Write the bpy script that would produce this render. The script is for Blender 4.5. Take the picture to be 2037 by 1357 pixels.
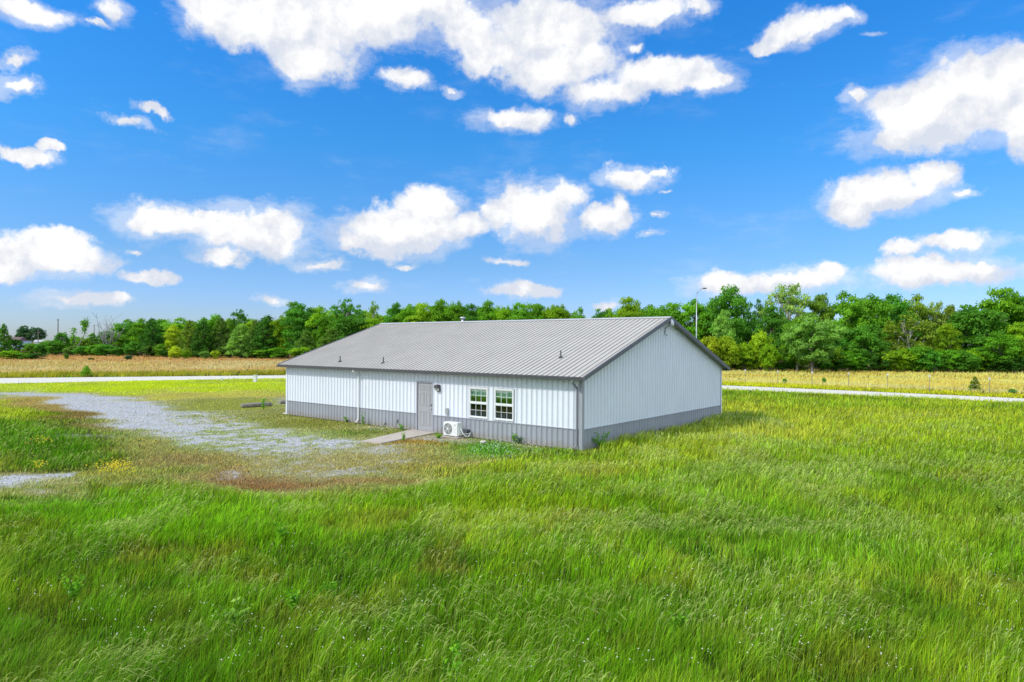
import bpy, bmesh, math, random
import numpy as np
from mathutils import Vector, Matrix

# ------------------------------------------------------------------ clearing
for o in list(bpy.data.objects):
    bpy.data.objects.remove(o)
scene = bpy.context.scene
COL = scene.collection
R = math.radians

# ------------------------------------------------------------------ camera
F_PX, SY, ROLL, CAMH = 1312.96, 8.325, 0.0072, 3.638
PW, PH = 2037.0, 1357.0
cr, sr = math.cos(ROLL), math.sin(ROLL)
cam_d = bpy.data.cameras.new('camera')
cam = bpy.data.objects.new('camera', cam_d)
COL.objects.link(cam)
cam_d.sensor_fit = 'HORIZONTAL'
cam_d.sensor_width = 36.0
cam_d.lens = F_PX / PW * 36.0
cam_d.shift_y = SY / PW
cam_d.clip_start = 0.1
cam_d.clip_end = 20000
ex = Vector((cr, 0, sr)); eu = Vector((-sr, 0, cr)); eb = Vector((0, -1, 0))
cam.matrix_world = Matrix(((ex[0], eu[0], eb[0], 0), (ex[1], eu[1], eb[1], 0), (ex[2], eu[2], eb[2], CAMH), (0, 0, 0, 1)))
scene.camera = cam

def ray(px, py):
    a = px - PW / 2; b = py - PH / 2 - SY
    X = a * cr + b * sr; Y = -a * sr + b * cr
    return (X, F_PX, -Y)

def gpt(px, py, z=0.0):
    d = ray(px, py); k = (z - CAMH) / d[2]
    return (d[0] * k, d[1] * k)

def at_depth(px, py, depth):
    d = ray(px, py); k = depth / d[1]
    return (d[0] * k, depth, CAMH + d[2] * k)

def project(x, y, z):
    y = np.maximum(y, 0.5)
    X = F_PX * x / y; Y = -F_PX * (z - CAMH) / y
    return PW / 2 + X * cr - Y * sr, PH / 2 + SY + X * sr + Y * cr

# ------------------------------------------------------------------ light
SUN_EL = R(43.0)
sun_h = Vector((-0.916, -0.402, 0)).normalized()
sdir = Vector((sun_h.x * math.cos(SUN_EL), sun_h.y * math.cos(SUN_EL), math.sin(SUN_EL)))
sun_d = bpy.data.lights.new('sun', 'SUN')
sun_d.energy = 2.7
sun_d.angle = R(0.53)
sun_d.color = (1.0, 0.955, 0.88)
sun = bpy.data.objects.new('sun', sun_d)
COL.objects.link(sun)
sun.rotation_euler = (-sdir).to_track_quat('-Z', 'Y').to_euler()

scene.view_settings.view_transform = 'Standard'
scene.view_settings.look = 'None'
scene.view_settings.exposure = 0.0
scene.view_settings.gamma = 1.0
scene.render.engine = 'CYCLES'

# ---- node helper
class NT:
    def __init__(self, tree):
        self.t = tree; self.n = tree.nodes; self.l = tree.links
        self.n.clear()
    def new(self, typ, **kw):
        nd = self.n.new(typ)
        for k, v in kw.items():
            setattr(nd, k, v)
        return nd
    def put(self, sock, v):
        if isinstance(v, bpy.types.NodeSocket):
            self.l.new(v, sock)
        else:
            if isinstance(v, (tuple, list)) and len(v) == 3 and sock.type == 'RGBA':
                v = (*v, 1)
            sock.default_value = v
    def math(self, op, a, b=None, c=None, clamp=False):
        nd = self.new('ShaderNodeMath', operation=op, use_clamp=clamp)
        self.put(nd.inputs[0], a)
        if b is not None: self.put(nd.inputs[1], b)
        if c is not None: self.put(nd.inputs[2], c)
        return nd.outputs[0]
    def vmath(self, op, a, b=None, c=None, out=0):
        nd = self.new('ShaderNodeVectorMath', operation=op)
        self.put(nd.inputs[0], a)
        if b is not None: self.put(nd.inputs[1], b)
        if c is not None: self.put(nd.inputs[2], c)
        return nd.outputs[out]
    def mix(self, f, a, b, blend='MIX'):
        nd = self.new('ShaderNodeMix', data_type='RGBA', blend_type=blend)
        self.put(nd.inputs[0], f); self.put(nd.inputs[6], a); self.put(nd.inputs[7], b)
        return nd.outputs[2]
    def noise(self, vec, scale, detail=4, rough=0.5, out=0, dist=0.0):
        nd = self.new('ShaderNodeTexNoise')
        if vec is not None: self.put(nd.inputs['Vector'], vec)
        nd.inputs['Scale'].default_value = scale
        nd.inputs['Detail'].default_value = detail
        nd.inputs['Roughness'].default_value = rough
        nd.inputs['Distortion'].default_value = dist
        return nd.outputs[out]
    def mrange(self, v, a, b, c=0.0, d=1.0, smooth=True):
        nd = self.new('ShaderNodeMapRange', interpolation_type='SMOOTHSTEP' if smooth else 'LINEAR')
        self.put(nd.inputs['Value'], v)
        for k, x in zip(('From Min', 'From Max', 'To Min', 'To Max'), (a, b, c, d)):
            self.put(nd.inputs[k], x)
        return nd.outputs[0]
    def ramp(self, v, stops, interp='LINEAR'):
        nd = self.new('ShaderNodeValToRGB')
        nd.color_ramp.interpolation = interp
        e = nd.color_ramp.elements
        while len(e) < len(stops): e.new(0.5)
        for i, (p, c) in enumerate(stops):
            e[i].position = p; e[i].color = (*c, 1)
        self.put(nd.inputs[0], v)
        return nd.outputs[0]

# ------------------------------------------------------------------ sky
world = bpy.data.worlds.new('World'); scene.world = world
world.use_nodes = True
w = NT(world.node_tree)
SKY_STRENGTH = 0.11
geo = w.new('ShaderNodeTexCoord').outputs['Generated']
sky = w.new('ShaderNodeTexSky', sky_type='NISHITA')
sky.sun_disc = False
sky.sun_elevation = SUN_EL
sky.sun_rotation = math.atan2(sdir.x, sdir.y)
sky.altitude = 200; sky.air_density = 1.0; sky.dust_density = 0.6; sky.ozone_density = 2.0
xyz = w.new('ShaderNodeSeparateXYZ'); w.l.new(geo, xyz.inputs[0])
az = w.math('ARCTAN2', xyz.outputs[0], xyz.outputs[1])
el = w.math('ARCSINE', xyz.outputs[2])
# tint of the clear air by elevation (deep azure aloft, pale at the horizon)
tint = w.ramp(w.math('MULTIPLY', el, 1.0 / 0.6, clamp=True),
              [(0.0, (0.86, 1.02, 1.42)), (0.11, (0.72, 1.0, 1.60)), (0.2, (0.62, 0.99, 1.45)), (0.48, (0.33, 1.16, 1.82)), (0.8, (0.20, 1.20, 2.15)), (1.0, (0.20, 1.1, 2.0))])
clear = w.mix(1.0, sky.outputs[0], tint, 'MULTIPLY')
# clouds: puffs laid out by azimuth and elevation
warp = w.noise(geo, 7.0, 6, 0.62, out=1)
warp2 = w.noise(geo, 30.0, 5, 0.6, out=1)
p = w.new('ShaderNodeCombineXYZ'); w.put(p.inputs[0], az); w.put(p.inputs[1], el)
pv = w.vmath('MULTIPLY_ADD', w.vmath('SUBTRACT', warp, (0.5, 0.5, 0.5)), (0.085, 0.060, 0.0), p.outputs[0])
pv = w.vmath('MULTIPLY_ADD', w.vmath('SUBTRACT', warp2, (0.5, 0.5, 0.5)), (0.030, 0.026, 0.0), pv)
PUFFS = [
 (480,45,115,48,0),(600,50,125,72,0),(620,112,72,40,0),(700,28,160,62,-.1),(830,18,115,36,.1),
 (950,60,90,48,.15),(1080,50,125,64,0),(1010,100,95,50,0),(1110,125,110,52,0),(1200,185,95,38,.2),(1310,150,115,36,.1),
 (1395,160,60,26,.2),(1290,20,125,30,.15),(1385,14,50,16,.3),(800,160,55,26,.35),(1010,235,78,32,.15),(1130,245,20,16,.4),
 (895,178,28,13,.35),(1260,95,24,16,.4),(1590,55,82,30,.1),(1520,85,42,13,.25),(1672,42,46,20,.3),(1730,72,40,10,.6),
 (1850,230,135,62,-.1),(1960,190,115,78,-.2),(2045,210,60,85,-.2),(1790,270,62,32,0),(1705,198,40,18,.15),
 (1765,385,105,40,-.05),(1850,350,42,26,.1),(1700,420,48,30,.05),(1915,385,48,14,.35),
 (1870,545,145,27,-.05),(1970,538,46,22,0),(1900,488,95,22,.25),(1800,500,48,18,.3),
 (1540,562,150,24,.1),(1445,560,52,27,.1),(1645,545,45,18,.2),(1265,358,66,24,0),(1312,348,26,14,.1),
 (1070,430,78,50,-.15),(1110,400,56,32,-.1),(1200,442,62,28,0),(1242,415,20,22,.15),(1290,470,30,10,.55),
 (800,455,115,44,-.1),(850,412,56,30,-.05),(725,482,55,20,.1),(920,450,52,24,.1),(975,420,26,20,.45),(640,522,80,15,.4),
 (330,442,92,38,0),(410,420,32,14,.15),(490,458,112,44,-.1),(440,505,52,22,.05),
 (100,505,115,36,-.1),(120,478,60,24,-.1),(15,530,60,30,0),
 (305,557,46,15,.1),(150,598,105,17,.2),(228,598,32,11,.15),(548,592,34,11,.3),(732,568,44,14,.15),(1045,570,84,16,.15),
 (1020,515,62,11,.45),(1215,606,32,11,.25),(55,25,95,30,.1),(210,18,42,32,.2),(185,55,30,12,.35),(28,120,44,17,.15),
 (35,168,46,20,.15),(270,243,42,12,.2),(310,224,30,11,.3),(45,310,62,18,.15),(105,295,26,12,.25),(820,530,26,9,.5),
 (2500,350,160,60,0),(2700,150,200,60,0),(-400,420,150,45,0),(-650,200,200,60,0),(270,502,16,7,.3),(1310,435,12,8,.4),(1325,388,14,6,.5)]
def azel(px, py):
    d = Vector(ray(px, py)).normalized()
    return math.atan2(d.x, d.y), math.asin(d.z)
def puff_field(vec, minry):
    f = None
    for (cx, cy, rx, ry, off) in PUFFS:
        if ry < minry: continue
        a0, e0 = azel(cx, cy)
        a1 = azel(cx - rx, cy)[0]; a2 = azel(cx + rx, cy)[0]
        e1 = azel(cx, cy + ry)[1]; e2 = azel(cx, cy - ry)[1]
        sx = 2 / abs(a2 - a1) / 1.10; sy_ = 2 / abs(e2 - e1) / 1.08
        q = w.vmath('MULTIPLY_ADD', vec, (sx, sy_, 0), (-a0 * sx, -e0 * sy_, 0))
        ln = w.vmath('LENGTH', q, out=1)
        if off: ln = w.math('ADD', ln, off * 0.9)
        f = ln if f is None else w.math('SMOOTH_MIN', f, ln, 0.22)
    return f
fld = puff_field(pv, 0)
fup = puff_field(w.vmath('ADD', pv, (-0.006, 0.020, 0)), 19)
fdn = puff_field(pv, 19)
n1 = w.noise(geo, 13.0, 12, 0.62)
n2 = w.noise(w.vmath('ADD', geo, (-0.010, -0.004, 0.016)), 13.0, 12, 0.62)
n3 = w.noise(w.vmath('MULTIPLY', geo, (1.0, 1.0, 2.2)), 9.0, 9, 0.68)
body = w.math('ADD', fld, w.math('MULTIPLY', w.math('SUBTRACT', n1, 0.5), 2.3))
dens = w.mrange(body, 1.15, 0.66, 0.0, 1.0)
veil = w.mrange(w.math('ADD', fld, w.math('MULTIPLY', w.math('SUBTRACT', n3, 0.5), 2.6)), 1.42, 0.75, 0.0, 0.42)
dens = w.math('MAXIMUM', dens, veil)
relief = w.math('MULTIPLY_ADD', w.math('SUBTRACT', n1, n2), 4.2, 0.52)
relief = w.math('ADD', relief, w.math('MULTIPLY', w.math('SUBTRACT', fup, fdn), 0.42))
relief = w.math('ADD', relief, w.mrange(body, 1.0, 0.0, -0.08, 0.16))
ccol = w.ramp(w.math('MULTIPLY', relief, 1.0, clamp=True), [(0.12, (6.5, 6.95, 7.9)), (0.5, (7.9, 8.05, 8.5)), (0.85, (9.2, 9.25, 9.3))])
wisp = w.math('MULTIPLY', w.mrange(w.noise(w.vmath('MULTIPLY', geo, (1.0, 1.0, 3.5)), 5.0, 7, 0.65), 0.52, 0.85), 0.22)
dens = w.math('MAXIMUM', dens, wisp)
# unseen bright cloud added overhead and behind the viewer to fill the shade
back = w.math('MAXIMUM', w.mrange(xyz.outputs[1], 0.45, -0.05), w.mrange(xyz.outputs[2], 0.60, 0.80))
bank = w.mrange(w.noise(geo, 2.2, 7, 0.6), 0.36, 0.50)  # patches of the added fill cloud
fill_cloud = w.math('MULTIPLY', back, bank)
dens = w.math('MAXIMUM', dens, fill_cloud)
ccol = w.mix(back, ccol, (9.6, 10.9, 12.2))
dens = w.math('MULTIPLY', dens, w.mrange(xyz.outputs[2], 0.0, 0.03))
skyc = w.mix(dens, clear, ccol)
bg = w.new('ShaderNodeBackground'); w.l.new(skyc, bg.inputs[0]); bg.inputs[1].default_value = SKY_STRENGTH
out = w.new('ShaderNodeOutputWorld'); w.l.new(bg.outputs[0], out.inputs[0])
world.cycles.sampling_method = 'MANUAL'
world.cycles.sample_map_resolution = 512

# ------------------------------------------------------------------ object helpers
def lin(c):
    c = np.asarray(c, float) / 255.0
    return np.where(c <= 0.04045, c / 12.92, ((c + 0.055) / 1.055) ** 2.4)

def tag(o, label=None, cat=None, group=None, kind=None):
    if label: o['label'] = label
    if cat: o['category'] = cat
    if group: o['group'] = group
    if kind: o['kind'] = kind
    return o

def thing(name, label, cat, loc=(0, 0, 0), rz=0.0, group=None):
    o = bpy.data.objects.new(name, None); COL.objects.link(o)
    o.location = loc; o.rotation_euler = (0, 0, rz); o.empty_display_size = 0.3
    return tag(o, label, cat, group)

def mesh_np(name, V, Fq, mat, attrs=None, smooth=False):
    """V (n,3); Fq list of (loops array of shape (m,k)) of equal-size polygon arrays"""
    me = bpy.data.meshes.new(name)
    V = np.ascontiguousarray(V, dtype=np.float32)
    me.vertices.add(len(V)); me.vertices.foreach_set('co', V.ravel())
    loops = np.concatenate([f.ravel() for f in Fq]).astype(np.int32)
    sizes = np.concatenate([np.full(len(f), f.shape[1]) for f in Fq]).astype(np.int32)
    starts = np.concatenate([[0], np.cumsum(sizes)[:-1]]).astype(np.int32)
    me.loops.add(len(loops)); me.loops.foreach_set('vertex_index', loops)
    me.polygons.add(len(sizes)); me.polygons.foreach_set('loop_start', starts)
    me.polygons.foreach_set('loop_total', sizes)
    if smooth: me.polygons.foreach_set('use_smooth', np.ones(len(sizes), bool))
    me.update(calc_edges=True)
    for k, v in (attrs or {}).items():
        if v.ndim == 2:
            a = me.attributes.new(k, 'FLOAT_COLOR', 'POINT')
            c = np.ones((len(V), 4), np.float32); c[:, :3] = v
            a.data.foreach_set('color', c.ravel())
        else:
            a = me.attributes.new(k, 'FLOAT', 'POINT')
            a.data.foreach_set('value', v.astype(np.float32))
    me.materials.append(mat)
    return me

def link(name, me, parent=None):
    o = bpy.data.objects.new(name, me); COL.objects.link(o)
    if parent: o.parent = parent
    return o

class MB:
    """collects primitives, builds ONE mesh object"""
    def __init__(self): self.bm = bmesh.new()
    def box(self, x0, x1, y0, y1, z0, z1):
        v = [self.bm.verts.new(c) for c in ((x0,y0,z0),(x1,y0,z0),(x1,y1,z0),(x0,y1,z0),(x0,y0,z1),(x1,y0,z1),(x1,y1,z1),(x0,y1,z1))]
        for f in ((0,3,2,1),(4,5,6,7),(0,1,5,4),(1,2,6,5),(2,3,7,6),(3,0,4,7)):
            self.bm.faces.new([v[i] for i in f])
        return self
    def prism(self, pts, axis, a, b):
        """extrude a closed 2D outline along an axis"""
        def mk(p, t):
            if axis == 'x': return (t, p[0], p[1])
            if axis == 'y': return (p[0], t, p[1])
            return (p[0], p[1], t)
        A = [self.bm.verts.new(mk(p, a)) for p in pts]; B = [self.bm.verts.new(mk(p, b)) for p in pts]
        n = len(pts)
        self.bm.faces.new(A); self.bm.faces.new(list(reversed(B)))
        for i in range(n):
            self.bm.faces.new([A[i], B[i], B[(i+1) % n], A[(i+1) % n]])
        return self
    def tube(self, pts, rad, seg=8, cap=True):
        pts = [Vector(p) for p in pts]
        if not isinstance(rad, (list, tuple)): rad = [rad] * len(pts)
        rings = []; prev = None
        for i, p in enumerate(pts):
            d = (pts[min(i+1, len(pts)-1)] - pts[max(i-1, 0)]).normalized()
            ref = Vector((0, 0, 1)) if abs(d.z) < 0.9 else Vector((1, 0, 0))
            a = d.cross(ref).normalized() if prev is None else (prev - d * prev.dot(d)).normalized()
            prev = a; b = d.cross(a)
            rings.append([self.bm.verts.new(p + (a * math.cos(2*math.pi*k/seg) + b * math.sin(2*math.pi*k/seg)) * rad[i]) for k in range(seg)])
        for r0, r1 in zip(rings, rings[1:]):
            for k in range(seg):
                self.bm.faces.new([r0[k], r0[(k+1) % seg], r1[(k+1) % seg], r1[k]])
        if cap:
            self.bm.faces.new(list(reversed(rings[0]))); self.bm.faces.new(rings[-1])
        return self
    def blob(self, c, r, sub=2, jit=0.0, seed=0):
        rn = random.Random(seed)
        res = bmesh.ops.create_icosphere(self.bm, subdivisions=sub, radius=1.0)
        for v in res['verts']:
            k = 1 + rn.uniform(-jit, jit)
            v.co = Vector((c[0] + v.co.x*r[0]*k, c[1] + v.co.y*r[1]*k, c[2] + v.co.z*r[2]*k))
        return self
    def build(self, name, mat, parent=None, bevel=0.0, smooth=False):
        bmesh.ops.recalc_face_normals(self.bm, faces=self.bm.faces)
        if bevel:
            bmesh.ops.bevel(self.bm, geom=list(self.bm.edges), offset=bevel, segments=2, affect='EDGES')
        me = bpy.data.meshes.new(name); self.bm.to_mesh(me); self.bm.free()
        if smooth:
            me.polygons.foreach_set('use_smooth', np.ones(len(me.polygons), bool))
        me.materials.append(mat)
        return link(name, me, parent)

def material(name, fn):
    m = bpy.data.materials.new(name); m.use_nodes = True
    t = NT(m.node_tree)
    sh = fn(t)
    o = t.new('ShaderNodeOutputMaterial'); t.l.new(sh, o.inputs[0])
    return m

def pbr(t, col, rough=0.6, metal=0.0, spec=0.5, normal=None):
    b = t.new('ShaderNodeBsdfPrincipled')
    t.put(b.inputs['Base Color'], col); t.put(b.inputs['Roughness'], rough)
    t.put(b.inputs['Metallic'], metal); t.put(b.inputs['Specular IOR Level'], spec)
    if normal is not None: t.l.new(normal, b.inputs['Normal'])
    return b.outputs[0]

def bump(t, h, strength, dist=0.01):
    b = t.new('ShaderNodeBump'); b.inputs['Strength'].default_value = strength
    b.inputs['Distance'].default_value = dist
    t.l.new(h, b.inputs['Height']); return b.outputs[0]

def painted(name, col, rough=0.45, var=0.05, dirt=0.10, dirt_col=(0.30, 0.26, 0.20), spec=0.4, metal=0.0, splash=0.0):
    """coated sheet metal: faint large tonal drift, fine streaks, oil-canning"""
    def fn(t):
        oc = t.new('ShaderNodeTexCoord').outputs['Object']
        n = t.noise(oc, 0.9, 4, 0.6)
        st = t.noise(t.vmath('MULTIPLY', oc, (9.0, 9.0, 0.7)), 1.0, 5, 0.6)
        c = t.mix(t.mrange(n, 0.3, 0.7, 0, 1), tuple(x * (1 - var) for x in col), tuple(min(1, x * (1 + var)) for x in col))
        c = t.mix(t.mrange(st, 0.55, 0.85, 0, dirt), c, dirt_col)
        if splash:
            sp = t.new('ShaderNodeSeparateXYZ'); t.l.new(oc, sp.inputs[0])
            hgt = t.math('ADD', sp.outputs[2], t.math('MULTIPLY', t.noise(oc, 3.0, 6, 0.7), -0.55))
            c = t.mix(t.mrange(hgt, 0.05, -0.25, 0, splash), c, (0.30, 0.25, 0.18))
        nm = bump(t, t.noise(t.vmath('MULTIPLY', oc, (1.6, 1.6, 0.8)), 1.5, 2, 0.5), 0.25, 0.05)
        return pbr(t, c, t.mrange(st, 0.3, 0.8, rough, min(1, rough + 0.2)), metal, spec, nm)
    return material(name, fn)

M = {}
M['siding'] = painted('white_siding_steel', (0.77, 0.81, 0.89), 0.42, 0.02, 0.06)
M['wainscot'] = painted('grey_wainscot_steel', (0.35, 0.365, 0.415), 0.45, 0.05, 0.15, splash=0.6)
M['roof'] = painted('grey_roof_steel', (0.475, 0.445, 0.41), 0.55, 0.03, 0.10, (0.30, 0.27, 0.24), 0.25)
M['rib_shade'] = painted('painted_rib_shade', (0.20, 0.19, 0.18), 0.7, 0.10, 0.10, (0.20, 0.18, 0.16), 0.2)  # rib shade put into the colour, for one flank only
M['ridge'] = painted('ridge_steel', (0.46, 0.465, 0.47), 0.4, 0.03, 0.08)
M['trim'] = painted('charcoal_trim', (0.13, 0.13, 0.145), 0.4, 0.05, 0.10)
M['downspout_grey'] = painted('grey_downspout', (0.22, 0.225, 0.25), 0.4, 0.05, 0.10)
M['corner'] = painted('corner_trim', (0.35, 0.36, 0.40), 0.42, 0.04, 0.10)
M['white_trim'] = painted('white_vinyl', (0.80, 0.81, 0.82), 0.4, 0.02, 0.06)
M['soffit'] = painted('soffit', (0.36, 0.38, 0.40), 0.6, 0.04, 0.08)
M['door'] = painted('grey_door_paint', (0.36, 0.365, 0.385), 0.45, 0.03, 0.08)
M['steel'] = painted('galvanised', (0.55, 0.56, 0.57), 0.35, 0.06, 0.10, metal=0.8)
M['dark'] = painted('dark_plastic', (0.035, 0.036, 0.04), 0.5, 0.1, 0.1)
M['bronze'] = painted('bronze_lamp_case', (0.10, 0.10, 0.105), 0.45, 0.1, 0.1)
M['lens'] = painted('lamp_lens', (0.55, 0.56, 0.54), 0.25, 0.03, 0.05, spec=0.8)
M['acwhite'] = painted('appliance_white', (0.78, 0.79, 0.78), 0.35, 0.02, 0.08)
M['grey_mark'] = painted('grey_print', (0.25, 0.26, 0.28), 0.5, 0.05, 0.05)
M['grille'] = painted('fan_grille', (0.32, 0.33, 0.34), 0.5, 0.05, 0.1)
M['pipe'] = painted('vent_pipe_lead', (0.07, 0.07, 0.08), 0.5, 0.05, 0.1)
M['post_white'] = painted('white_post', (0.75, 0.76, 0.74), 0.5, 0.04, 0.12)
M['blue_wall'] = painted('pale_blue_siding', (0.45, 0.58, 0.72), 0.6, 0.04, 0.08)
M['maroon'] = painted('brown_roof', (0.16, 0.10, 0.10), 0.7, 0.1, 0.1)

def fn(t):
    oc = t.new('ShaderNodeTexCoord').outputs['Object']
    g = t.noise(oc, 60, 3, 0.6)
    c = t.mix(g, (0.40, 0.35, 0.30), (0.56, 0.49, 0.43))
    c = t.mix(t.mrange(t.noise(oc, 2.2, 5, 0.65), 0.45, 0.7, 0, 0.5), c, (0.34, 0.30, 0.25))
    return pbr(t, c, 0.9, 0, 0.2, bump(t, g, 0.4, 0.01))
M['concrete'] = material('concrete', fn)
def fn(t):
    oc = t.new('ShaderNodeTexCoord').outputs['Object']
    g = t.noise(t.vmath('MULTIPLY', oc, (3, 3, 0.4)), 8, 6, 0.7)
    c = t.mix(t.mrange(g, 0.3, 0.7), (0.10, 0.08, 0.06), (0.30, 0.27, 0.22))
    return pbr(t, c, 0.95, 0, 0.1, bump(t, g, 0.9, 0.05))
M['bark'] = material('bark', fn)
def fn(t):
    oc = t.new('ShaderNodeTexCoord').outputs['Object']
    g = t.noise(t.vmath('MULTIPLY', oc, (3, 3, 0.5)), 6, 6, 0.7)
    c = t.mix(t.mrange(g, 0.3, 0.7), (0.24, 0.23, 0.21), (0.52, 0.50, 0.46))
    return pbr(t, c, 0.9, 0, 0.1, bump(t, g, 0.6, 0.03))
M['pale_bark'] = material('pale_bark', fn)
def fn(t):
    oc = t.new('ShaderNodeTexCoord').outputs['Object']
    g = t.noise(t.vmath('MULTIPLY', oc, (0.6, 4, 4)), 6, 6, 0.7)
    c = t.mix(t.mrange(g, 0.3, 0.7), (0.16, 0.14, 0.12), (0.38, 0.35, 0.31))
    return pbr(t, c, 0.9, 0, 0.1, bump(t, g, 0.6, 0.03))
M['weathered'] = material('weathered_wood', fn)
def glassfn(dark, mixf):
    def fn(t):
        oc = t.new('ShaderNodeTexCoord').outputs['Object']
        nm = bump(t, t.noise(oc, 1.3, 2, 0.5), 0.12, 0.02)
        g = t.new('ShaderNodeBsdfGlossy'); g.inputs['Roughness'].default_value = 0.02
        g.inputs['Color'].default_value = (0.85, 0.95, 0.92, 1); t.l.new(nm, g.inputs['Normal'])
        tr = t.new('ShaderNodeBsdfTransparent'); tr.inputs[0].default_value = (*dark, 1)
        mx = t.new('ShaderNodeMixShader'); mx.inputs[0].default_value = mixf
        t.l.new(tr.outputs[0], mx.inputs[1]); t.l.new(g.outputs[0], mx.inputs[2])
        return mx.outputs[0]
    return fn
M['glass'] = material('window_glass', glassfn((0.80, 0.94, 0.90), 0.36))
M['glass_screen'] = material('screened_glass', glassfn((0.42, 0.50, 0.52), 0.10))
M['blind'] = painted('blind_white', (0.80, 0.84, 0.80), 0.7, 0.02, 0.0)
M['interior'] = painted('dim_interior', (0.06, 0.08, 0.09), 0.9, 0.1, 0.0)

def leaf_material(name, use_obj=True, base=(0.1, 0.2, 0.03), trans=0.35):
    def fn(t):
        tint = t.new('ShaderNodeAttribute', attribute_name='tint').outputs['Fac']
        if use_obj:
            c = t.new('ShaderNodeObjectInfo').outputs['Color']
        else:
            c = t.mix(0.0, base, base)
        c = t.mix(t.mrange(tint, 0, 1, 0.0, 1.0, False), t.mix(1.0, c, (0.50, 0.58, 0.60), 'MULTIPLY'), t.mix(1.0, c, (1.5, 1.38, 1.1), 'MULTIPLY'))
        d = pbr(t, c, 0.6, 0, 0.12)
        tl = t.new('ShaderNodeBsdfTranslucent'); t.l.new(t.mix(1.0, c, (1.3, 1.5, 0.6), 'MULTIPLY'), tl.inputs[0])
        mx = t.new('ShaderNodeMixShader'); mx.inputs[0].default_value = trans
        t.l.new(d, mx.inputs[1]); t.l.new(tl.outputs[0], mx.inputs[2])
        return mx.outputs[0]
    return material(name, fn)
M['leaf'] = leaf_material('tree_leaves')
def fn(t):
    c = t.new('ShaderNodeAttribute', attribute_name='col').outputs['Color']
    d = pbr(t, c, 0.6, 0, 0.10)
    tl = t.new('ShaderNodeBsdfTranslucent'); t.l.new(t.mix(1.0, c, (1.15, 1.25, 0.7), 'MULTIPLY'), tl.inputs[0])
    mx = t.new('ShaderNodeMixShader'); mx.inputs[0].default_value = 0.24
    t.l.new(d, mx.inputs[1]); t.l.new(tl.outputs[0], mx.inputs[2])
    return mx.outputs[0]
M['grass'] = material('grass_blades', fn)

# ------------------------------------------------------------------ value noise in python
_rng = np.random.default_rng(11)
_tab = _rng.random((256, 256))
def vnoise(x, y):
    xi = np.floor(x).astype(int); yi = np.floor(y).astype(int)
    fx = x - xi; fy = y - yi
    fx = fx*fx*(3-2*fx); fy = fy*fy*(3-2*fy)
    a = _tab[xi & 255, yi & 255]; b = _tab[(xi+1) & 255, yi & 255]
    c = _tab[xi & 255, (yi+1) & 255]; d = _tab[(xi+1) & 255, (yi+1) & 255]
    return (a*(1-fx)+b*fx)*(1-fy) + (c*(1-fx)+d*fx)*fy
def fbm(x, y, oct=4, lac=2.1, gain=0.5):
    s = 0; a = 1; t = 0
    for i in range(oct):
        s = s + a*vnoise(x + 17.3*i, y + 9.1*i); t += a; a *= gain; x = x*lac; y = y*lac
    return s / t

def poly_sd(px, py, poly):
    """signed distance (in photo pixels), negative inside"""
    poly = np.asarray(poly, float); d = np.full(px.shape, 1e18); inside = np.zeros(px.shape, bool)
    n = len(poly)
    for i in range(n):
        a = poly[i]; b = poly[(i+1) % n]
        e = b - a; wx = px - a[0]; wy = py - a[1]
        t = np.clip((wx*e[0] + wy*e[1]) / (e @ e), 0, 1)
        d = np.minimum(d, (wx - e[0]*t)**2 + ((wy - e[1]*t))**2)
        c = ((a[1] > py) != (b[1] > py)) & (px < (b[0]-a[0]) * (py-a[1]) / (b[1]-a[1] + 1e-12) + a[0])
        inside ^= c
    d = np.sqrt(d)
    return np.where(inside, -d, d)
def sst(a, b, x):
    t = np.clip((x-a)/(b-a), 0, 1); return t*t*(3-2*t)

# building frame
YAW = 0.670; BX, BY = 2.426, 22.748
BL, BW, OV, OE = 17.78, 12.87, 0.294, 0.314
HE, HR, HG = 2.583, 4.859, 0.744
ux, uy = -math.cos(YAW), math.sin(YAW); vx, vy = math.sin(YAW), math.cos(YAW)
def to_local(x, y):
    dx = x - BX; dy = y - BY
    return -(dx*ux + dy*uy), dx*vx + dy*vy        # local X runs from -BL to 0, local Y from 0 to BW
def to_world(lx, ly):
    return BX - lx*ux + ly*vx, BY - lx*uy + ly*vy
def front_hit(px, py):
    """point of the front wall plane (local Y=0) seen at a photo pixel -> local x, z"""
    d = ray(px, py)
    k = (BX*vx + BY*vy) / (d[0]*vx + d[1]*vy)
    lx, ly = to_local(d[0]*k, d[1]*k)
    return lx, CAMH + d[2]*k
def gable_hit(px, py):
    d = ray(px, py)
    k = (BX*ux + BY*uy) / (d[0]*ux + d[1]*uy)
    lx, ly = to_local(d[0]*k, d[1]*k)
    return ly, CAMH + d[2]*k

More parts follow.
